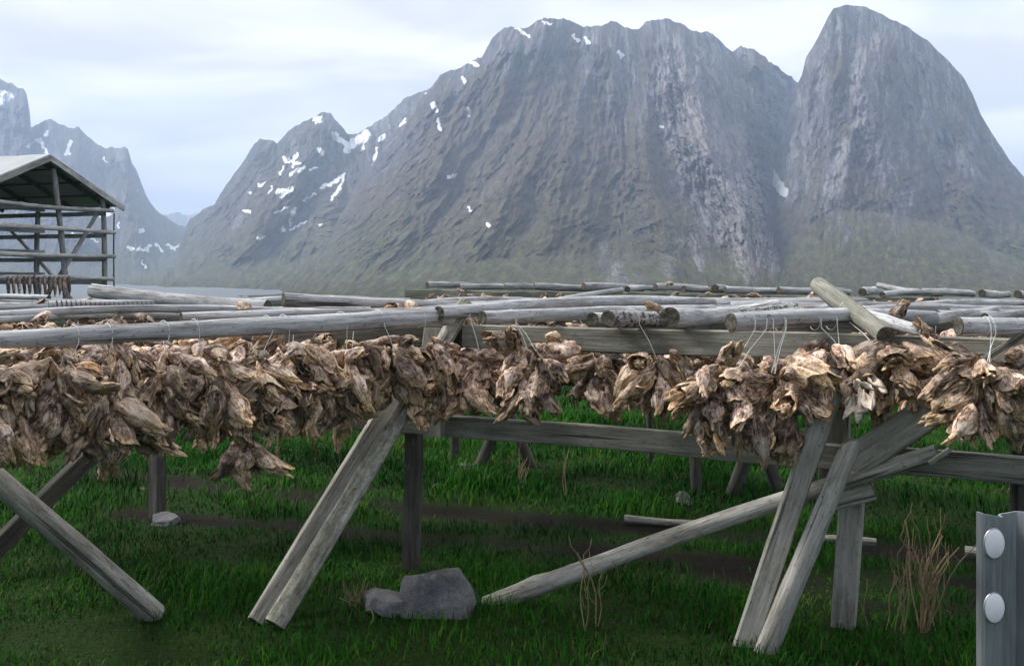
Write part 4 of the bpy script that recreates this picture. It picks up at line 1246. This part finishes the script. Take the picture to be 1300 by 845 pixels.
# second and third ranks of the near bay, and the bay behind the beam
rs = random.Random(99)
k = 0
for (Y0, xs, y0, y1, hs_) in [(5.3, range(-30, 470, 58), 440, 545, 1.0), (6.1, range(-20, 560, 52), 432, 520, 1.0), (7.0, range(-30, 600, 55), 412, 502, 1.0)]:
    for px in xs:
        Y = Y0 + (px - 200) / 500.0 * .8 + rs.uniform(-.15, .15)
        hang(px + rs.uniform(-12, 12), y0 - rs.uniform(0, 16), y1 + rs.uniform(-20, 14), Y, 10, "bundle of cod heads in the ranks behind the front pole's row", "bundles of cod heads behind the front pole", seed=500 + k, loops=1 if Y0 < 6 else 0, ringed=False, el0=-10)
        k += 1
for (Y0, xs, y0, y1) in [(6.75, range(560, 1360, 62), 434, 512), (7.7, range(540, 1380, 58), 424, 492), (9.0, range(520, 1400, 52), 412, 470)]:
    for px in xs:
        Y = Y0 - (px - 650) / 650.0 * .9 + rs.uniform(-.2, .2)
        hang(px + rs.uniform(-14, 14), y0 - rs.uniform(0, 8), y1 + rs.uniform(-14, 16), Y, 9, "shaded bundle of cod heads behind the pale crossbeam", "bundles of cod heads behind the crossbeam", seed=700 + k, loops=0, spread=1.2, el0=-15)
        k += 1
# bundles at the far beam, and heads lying on top of the poles
for px in range(548, 1330, 21):
    c = Cp(px + rs.uniform(-5, 5), cz(px) - .02) - Vector((0, rs.uniform(.1, .8), 0))
    bundle(c, rs.uniform(-.07, .05), .30, 7, "small far bundle of cod heads hanging below the far beam", "far bundles of cod heads", hs=.66, low=True, seed=900 + px, loops=0)
lay = [(705, 395, 6.9, "loose dried head behind the pole left of the flaking bark log"), (837, 392, 6.1, "loose dried head lying on the flaking bark log beside the thickest butt"),
       (1133, 399, 5.0, "loose dried head on the short pale pole under the tilted pole"), (505, 388, 7.8, "left one of two loose heads behind the right end of the front pole"),
       (525, 387, 7.9, "right one of two loose heads behind the right end of the front pole"), (468, 393, 7.4, "loose head close behind the front pole, left of the pair near its end"),
       (247, 392, 7.0, "leftmost of three loose heads behind the front pole, right of the striped poles"), (272, 388, 7.2, "middle one of three loose heads behind the front pole"),
       (310, 391, 7.0, "rightmost of three loose heads behind the front pole, under the heavy crosswise pole"), (180, 398, 6.2, "loose dried head on the slim striped pole behind the front pole"),
       (52, 402, 5.7, "loose dried head low behind the front pole, below the shed"), (110, 378, 8.6, "small loose head at the butt of the heavy crosswise pole"),
       (45, 388, 8.0, "loose dried head on the poles just below the shed's hanging fish"), (1020, 394, 6.2, "loose head behind the pale log, left of the tilted pole"),
       (1085, 396, 6.0, "loose head lying behind the middle of the tilted pole"), (778, 379, 12.0, "loose head on the far poles above the flaking bark log"),
       (855, 374, 13.0, "loose head on the far poles, below the topmost one"), (851, 358, 14.5, "topmost loose head, perched on the far poles against the mountain"),
       (1177, 419, 4.68, "loose head at the near end of the short pale pole")]
for i, (px, py, Y, lb) in enumerate(lay):
    s = rs.uniform(.5, .66)
    M_ = Matrix.Translation(P(px, py, Y)) @ Matrix.Rotation(rs.uniform(0, 6.28), 4, 'Z') @ Matrix.Rotation(R(rs.uniform(80, 108)), 4, 'X') @ Matrix.Diagonal((s, s, s, 1)) @ Matrix.Translation((0, -.03, .1))
    tag(link("dried_cod_head", HEADS[i % len(HEADS)][0], None, M_), lb, "fish head", "loose heads on top of the poles")
# dangling strips of dried skin
for px, y0, y1, Y, lb in [(353, 565, 622, 5.2, "longest thin strip of skin dangling over the grass left of the raking legs"), (398, 556, 586, 5.3, "shorter strip of skin dangling close beside the top of the raking legs"), (218, 560, 585, 4.9, "dark strip dangling just right of the stone-footed post")]:
    mb = MB(); a, b = P(px, y0 - 30, Y), P(px + 1, y1, Y)
    pts = [a.lerp(b, t) + Vector((.008 * math.sin(t * 9), .006 * math.cos(t * 7), 0)) for t in np.linspace(0, 1, 12)]
    for q in range(11): twine_line(mb, pts[q:q + 2], .009 * (1 - q / 12) + .002 * (q % 3), 6)
    mb2 = MB(); mb2.add(mb.v, mb.f, 0, [(.35, 0, .8)] * len(mb.v))
    tag(mb2.build("skin_strip", [M_FISH]), lb, "dried fish strip")


# ------------------------------------------------------------------ stones, logs, plants
def rock(name, c, sx, sy, sz, seed, label, cat="stone", group=None, rot=0.0):
    import bmesh
    bm = bmesh.new(); bmesh.ops.create_icosphere(bm, subdivisions=5, radius=1.0)
    rs = random.Random(seed)
    planes = [(Vector((rs.gauss(0, 1), rs.gauss(0, 1), rs.gauss(0, .8))).normalized(), rs.uniform(.5, .88)) for _ in range(15)]
    for v in bm.verts:
        p = v.co.copy()
        for n_, d_ in planes:
            e = p.dot(n_) - d_
            if e > 0: p -= n_ * e * .96
        p *= 1 + .10 * mnoise.noise(p * 2 + Vector((seed, 0, 0))) + .035 * mnoise.noise(p * 7 + Vector((0, seed, 0)))
        v.co = Vector((p.x * sx, p.y * sy, p.z * sz))
    me = bpy.data.meshes.new(name); bm.to_mesh(me); bm.free()
    me.materials.append(M_STONE); me.polygons.foreach_set("use_smooth", [True] * len(me.polygons))
    o = link(name, me, None, Matrix.Translation(c) @ Matrix.Rotation(rot, 4, 'Z'))
    return tag(o, label, cat, group)


rock("boulder", P(556, 770, 5.45), .25, .24, .21, 3, "largest grey boulder at the foot of the post beside the raking legs", "boulder")
rock("stone", P(486, 766, 5.45), .15, .17, .09, 8, "flat grey stone lying against the largest boulder")
rock("stone", P(213, 664, 7.45), .14, .15, .09, 5, "pale flat stone carrying a dark post on its left end", rot=.3)
rock("stone", P(172, 628, 8.5), .17, .12, .06, 6, "low stone sunk in the grass behind the stone-footed post")
rock("stone", P(588, 594, 9.5), .17, .16, .07, 9, "stone under the middle frame's post")
rock("stone", P(868, 636, 8.0), .10, .12, .07, 12, "bluish stone at the foot of the shaded right post")
for i, (px, py, Y, s) in enumerate([(405, 553, 12.5, .35), (450, 552, 12.8, .38), (545, 566, 12, .28), (640, 570, 11.5, .3), (700, 562, 12.2, .22), (360, 560, 12.5, .22), (595, 556, 12.6, .3), (660, 592, 9.9, .14)]):
    rock("stone", P(px, py + 4, Y), s, s * .8, s * .55, 30 + i, "grey stone in the row of stones at the back of the grass", "stone", "stones at the back of the grass")
tag(log("fallen_log", Pz(793, 658, .035), Pz(905, 664, .03), .055, .04, M_LEG, wob=.1), "short barked log lying on the grass left of the long brace", "log")
tag(log("fallen_log", Pz(1035, 683, .04), Pz(1112, 688, .03), .05, .045, M_LEG, wob=.1), "short log on the grass behind the pale square post", "log")
tag(log("fallen_log", P(318, 566, 11.0), P(440, 589, 9.9), .05, .04, M_LEG), "long thin stick lying on the grass behind the raking legs", "log")
tag(log("fallen_log", Pz(1225, 699, .03), Pz(1262, 702, .03), .06, .05, M_LEG), "log stub lying beside the steel reflector post", "log")

M_STALK = simple_mat("dry_plant_stalk", (0.24, 0.18, 0.105), .8, .35, 30)
def dry_plant(px, py, h, n, seed, label, group=None, spread=.25, r=.0035):
    rs = random.Random(seed); mb = MB(); c = Pz(px, py, 0.0)
    for _ in range(n):
        a = rs.uniform(0, 6.28); l = rs.uniform(0, spread); hh = h * rs.uniform(.6, 1)
        b0 = c + Vector((rs.uniform(-.04, .04), rs.uniform(-.04, .04), -.01))
        pts = [b0 + Vector((math.cos(a) * l * t * t * hh + .01 * math.sin(t * 7 + a), math.sin(a) * l * t * hh, hh * t)) for t in np.linspace(0, 1, 7)]
        twine_line(mb, pts, r * rs.uniform(.6, 1.2))
        for q in range(2, 7):
            if rs.random() < .6 and n > 3:
                p = pts[q]; b = rs.uniform(0, 6.28)
                twine_line(mb, [p, p + Vector((math.cos(b) * .03, math.sin(b) * .03, .035)), p + Vector((math.cos(b) * .04, math.sin(b) * .04, .08))], r * .45)
    return tag(mb.build("dry_plant", [M_STALK]), label, "dead plant", group)


dry_plant(1178, 800, .50, 16, 1, "tallest brown clump of dead stalks left of the steel post", spread=.5)
dry_plant(1137, 800, .40, 5, 2, "small brown dead stalks between the square post and the tallest clump", spread=.2)
dry_plant(1098, 800, .33, 1, 3, "single thin reddish stalk right beside the pale square post", spread=.1)
dry_plant(1196, 790, .75, 1, 4, "single long pale stem rising in front of the tallest dead clump", spread=.05, r=.0025)
dry_plant(750, 800, .42, 4, 5, "bent straw coloured stalks in front of the long brace's lower end", spread=.45)
dry_plant(478, 790, .16, 1, 6, "short red brown stalk in front of the flat stone", spread=.1)
dry_plant(722, 632, .42, 2, 7, "thin dead stalks in the open grass under the crossbeam", spread=.2)
dry_plant(665, 622, .30, 5, 8, "tuft of dead stalks beside the dark leg of the middle frame", spread=.7)
dry_plant(455, 772, .10, 12, 9, "flattened straw tuft at the foot of the raking legs", spread=1.5, r=.0022)

# ------------------------------------------------------------------ steel post with reflectors
gp = empty("marker_post", P(1270, 0, 2.6).xy.to_3d(), "galvanised steel channel post with white round reflectors at the right border", "marker post")
def steel():
    mb = MB()
    # open channel in plan: flange, web fold, flange
    pts = [(-.052, .018), (-.052, .0), (-.046, -.006), (-.006, -.012), (.002, -.006), (.006, .010), (.014, .016), (.046, .004), (.052, -.008), (.054, -.022)]
    th = .004; n = len(pts)
    z0, z1 = -.02, 1.098
    vs = []
    for z in (z0, z1):
        for side in (0, th):
            for i, (x, y) in enumerate(pts):
                tx = Vector(pts[min(n - 1, i + 1)]) - Vector(pts[max(0, i - 1)]); nn = Vector((-tx.y, tx.x)).normalized()
                dz = (0.012 * (1 - abs(x) / .06) if False else -.010 * math.sin((x + .054) / .108 * math.pi)) if z == z1 else 0
                vs.append((x + nn.x * side, y + nn.y * side, z + dz))
    I = lambda zi, s, i: (zi * 2 + s) * n + i
    fs = []
    for i in range(n - 1):
        fs.append((I(0, 0, i), I(0, 0, i + 1), I(1, 0, i + 1), I(1, 0, i)))
        fs.append((I(0, 1, i + 1), I(0, 1, i), I(1, 1, i), I(1, 1, i + 1)))
        fs.append((I(1, 0, i), I(1, 0, i + 1), I(1, 1, i + 1), I(1, 1, i)))
    for i in (0, n - 1): fs.append((I(0, 0, i), I(1, 0, i), I(1, 1, i), I(0, 1, i)))
    mb.add(vs, fs)
    return mb
Mp = Matrix.Translation(gp.location) @ Matrix.Rotation(R(14), 4, 'Z')
sp_ = steel().build("channel_post", [M_GALV], gp, Mp); sharp(sp_.data, 25)
for z in (1.028, .878):
    mb = MB(); n = 28; rr = .026
    vs = [(rr * k * math.cos(2 * math.pi * i / n), dy, rr * k * 1.4 * math.sin(2 * math.pi * i / n)) for (k, dy) in ((1, .0), (1, -.004), (.93, -.006)) for i in range(n)] + [(0, -.0065, 0)]
    fs = [(r_ * n + i, r_ * n + (i + 1) % n, (r_ + 1) * n + (i + 1) % n, (r_ + 1) * n + i) for r_ in range(2) for i in range(n)] + [(2 * n + i, 2 * n + (i + 1) % n, 3 * n) for i in range(n)]
    mb.add(vs, fs); mb.m = [1 if q < 2 * n else 0 for q in range(len(fs))]; mb.build("reflector", [M_REFL, M_GALV], gp, Mp @ Matrix.Translation((-.027, -.0105, z)) @ Matrix.Rotation(R(-7), 4, 'Z'))

# ------------------------------------------------------------------ drying shed
ap = Vector((-15.22, 36.0, H + 154 * 36 / F))
rd = Vector((-.93, .36, 0)).normalized(); gd = Vector((.36, .93, 0)).normalized()
hw, dropz = 3.5, 1.46
shed = empty("drying_shed", Vector((ap.x, ap.y, 0)), "open sided grey timber drying shed with a pale gabled roof", "shed")
def shed_pt(u, v, z): return Vector((ap.x, ap.y, 0)) + gd * u + rd * v + Vector((0, 0, z))
def roof_z(u): return ap.z - abs(u) / hw * dropz
LEN = 9.0
for sg in (-1, 1):
    mb = MB(); nn = 14; vs = []
    for q in range(nn + 1):
        for (u, dz) in ((0.0, 0.0), (sg * hw, -dropz)):
            ripple = .02 * (q % 2)
            vs.append(shed_pt(u, -.15 + (LEN + .3) * q / nn, ap.z + dz + .05 + ripple))
    for q in range(nn + 1):
        for (u, dz) in ((0.0, 0.0), (sg * hw, -dropz)):
            vs.append(shed_pt(u, -.15 + (LEN + .3) * q / nn, ap.z + dz + .012))
    o_ = 2 * (nn + 1); fs = []
    for q in range(nn):
        a = q * 2; fs += [(a, a + 1, a + 3, a + 2), (a + o_, a + o_ + 2, a + o_ + 3, a + o_ + 1), (a + 1, a + 1 + o_, a + 3 + o_, a + 3)]
    fs += [(0, o_, o_ + 1, 1), (2 * nn, 2 * nn + 1, 2 * nn + 1 + o_, 2 * nn + o_)]
    mb.add(vs, fs); mb.build("roof", [M_ROOF], shed, smooth=False)
    board("bargeboard", shed_pt(0, -.19, ap.z - .07), shed_pt(sg * hw, -.19, ap.z - dropz - .07), .04, .20, M_SHED, shed)
    for v in np.linspace(.4, LEN - .4, 6):
        board("rafter", shed_pt(sg * .05, v, ap.z - .09), shed_pt(sg * (hw - .1), v, roof_z(hw - .1) - .07), .07, .14, M_DARKWOOD, shed)
    for u in (.8, 1.7, 2.6):
        board("purlin", shed_pt(sg * u, -.1, roof_z(u) - .02 + .0), shed_pt(sg * u, LEN, roof_z(u) - .02), .08, .05, M_DARKWOOD, shed)
for (u, v) in [(-2.7, .1), (.65, .1), (2.75, .1), (-2.7, 3), (2.75, 3), (0, 3.2), (-2.7, 6), (2.75, 6), (.2, 6.2), (-2.7, 8.8), (2.75, 8.8), (.2, 8.8)]:
    lean = .35 if v < 1 and u < 1 else 0.0
    log("post", shed_pt(u + lean * 1.2, v, -.1), shed_pt(u - lean * .6, v, roof_z(u) - .1), .20, .17, M_SHED, shed)
log("brace", shed_pt(-2.6, 3.1, .3), shed_pt(.3, 3.1, 3.9), .14, .12, M_SHED, shed)
log("brace", shed_pt(2.75, 1.0, .4), shed_pt(2.75, 4.6, 3.6), .14, .12, M_SHED, shed)
log("brace", shed_pt(-.4, .3, .3), shed_pt(2.7, .3, 3.9), .16, .13, M_SHED, shed)
for z_, u0, u1 in ((4.02, -3.2, 3.0), (3.25, -3.2, 3.1), (2.42, -3.2, 3.1), (1.62, -3.2, 3.0)):
    log("rail", shed_pt(u0, -.12, z_), shed_pt(u1, -.12, z_ - .03), .16, .14, M_SHED, shed)
    for v in (2.9, 5.9, 8.7):
        board("rail", shed_pt(-2.9, v, z_ + .1), shed_pt(2.9, v, z_ + .1), .12, .22, M_SHED, shed)
    for u in (-2.7, 2.75):
        board("rail", shed_pt(u, 0, z_ - .14), shed_pt(u, LEN, z_ - .14), .09, .15, M_SHED, shed)
log("guy_pole", shed_pt(3.25, .0, 0), shed_pt(3.2, .0, 3.9), .05, .05, M_DARKWOOD, shed)
# row of stockfish hung under the lowest rail
def stockfish_mesh():
    mb = MB(); rows = []; n = 10; m = 8
    for i in range(n):
        t = i / (n - 1); r = .095 * math.sin(math.pi * min(1, .12 + t * .82)) ** .7 + .006
        for j in range(m):
            a = 2 * math.pi * j / m
            rows.append((r * math.cos(a) * 1.1, r * .55 * math.sin(a) + .01 * math.sin(t * 6), -t * .62))
    mb.add(rows, [(i * m + j, (i + 1) * m + j, (i + 1) * m + (j + 1) % m, i * m + (j + 1) % m) for i in range(n - 1) for j in range(m)], 0, [(.0, .45, .15)] * (n * m), [(k % m / m, k // m / n) for k in range(n * m)])
    mb.add([(-.05, 0, -.60), (.05, 0, -.60), (.07, .01, -.70), (0, 0.015, -.66), (-.07, .01, -.70)], [(0, 1, 2, 3, 4)], 0, [(.1, .2, .1)] * 5)
    return mb.mesh("stockfish", [M_FISH])
sf = stockfish_mesh()
for i in range(13):
    o = link("stockfish", sf, None, Matrix.Translation(shed_pt(-1.75 + i * .215, -.2, 1.70 + rs.uniform(-.03, .03))) @ Matrix.Rotation(rs.uniform(-.4, .4) + 1.9, 4, 'Z'))
    tag(o, "dark dried fish hanging in the row under the shed's lowest rail", "dried fish", "row of dried fish in the shed")

# ------------------------------------------------------------------ view and render settings
vs_ = scene.view_settings
scene.display_settings.display_device = 'sRGB'
vs_.view_transform = 'Standard'; vs_.look = 'None'; vs_.exposure = 1.42; vs_.gamma = 1.0; vs_.use_curve_mapping = False
scene.render.engine = 'CYCLES'
cy = scene.cycles
cy.use_denoising = True
cy.max_bounces = 6; cy.diffuse_bounces = 3; cy.glossy_bounces = 2; cy.volume_bounces = 1; cy.transmission_bounces = 2
cy.use_adaptive_sampling = False
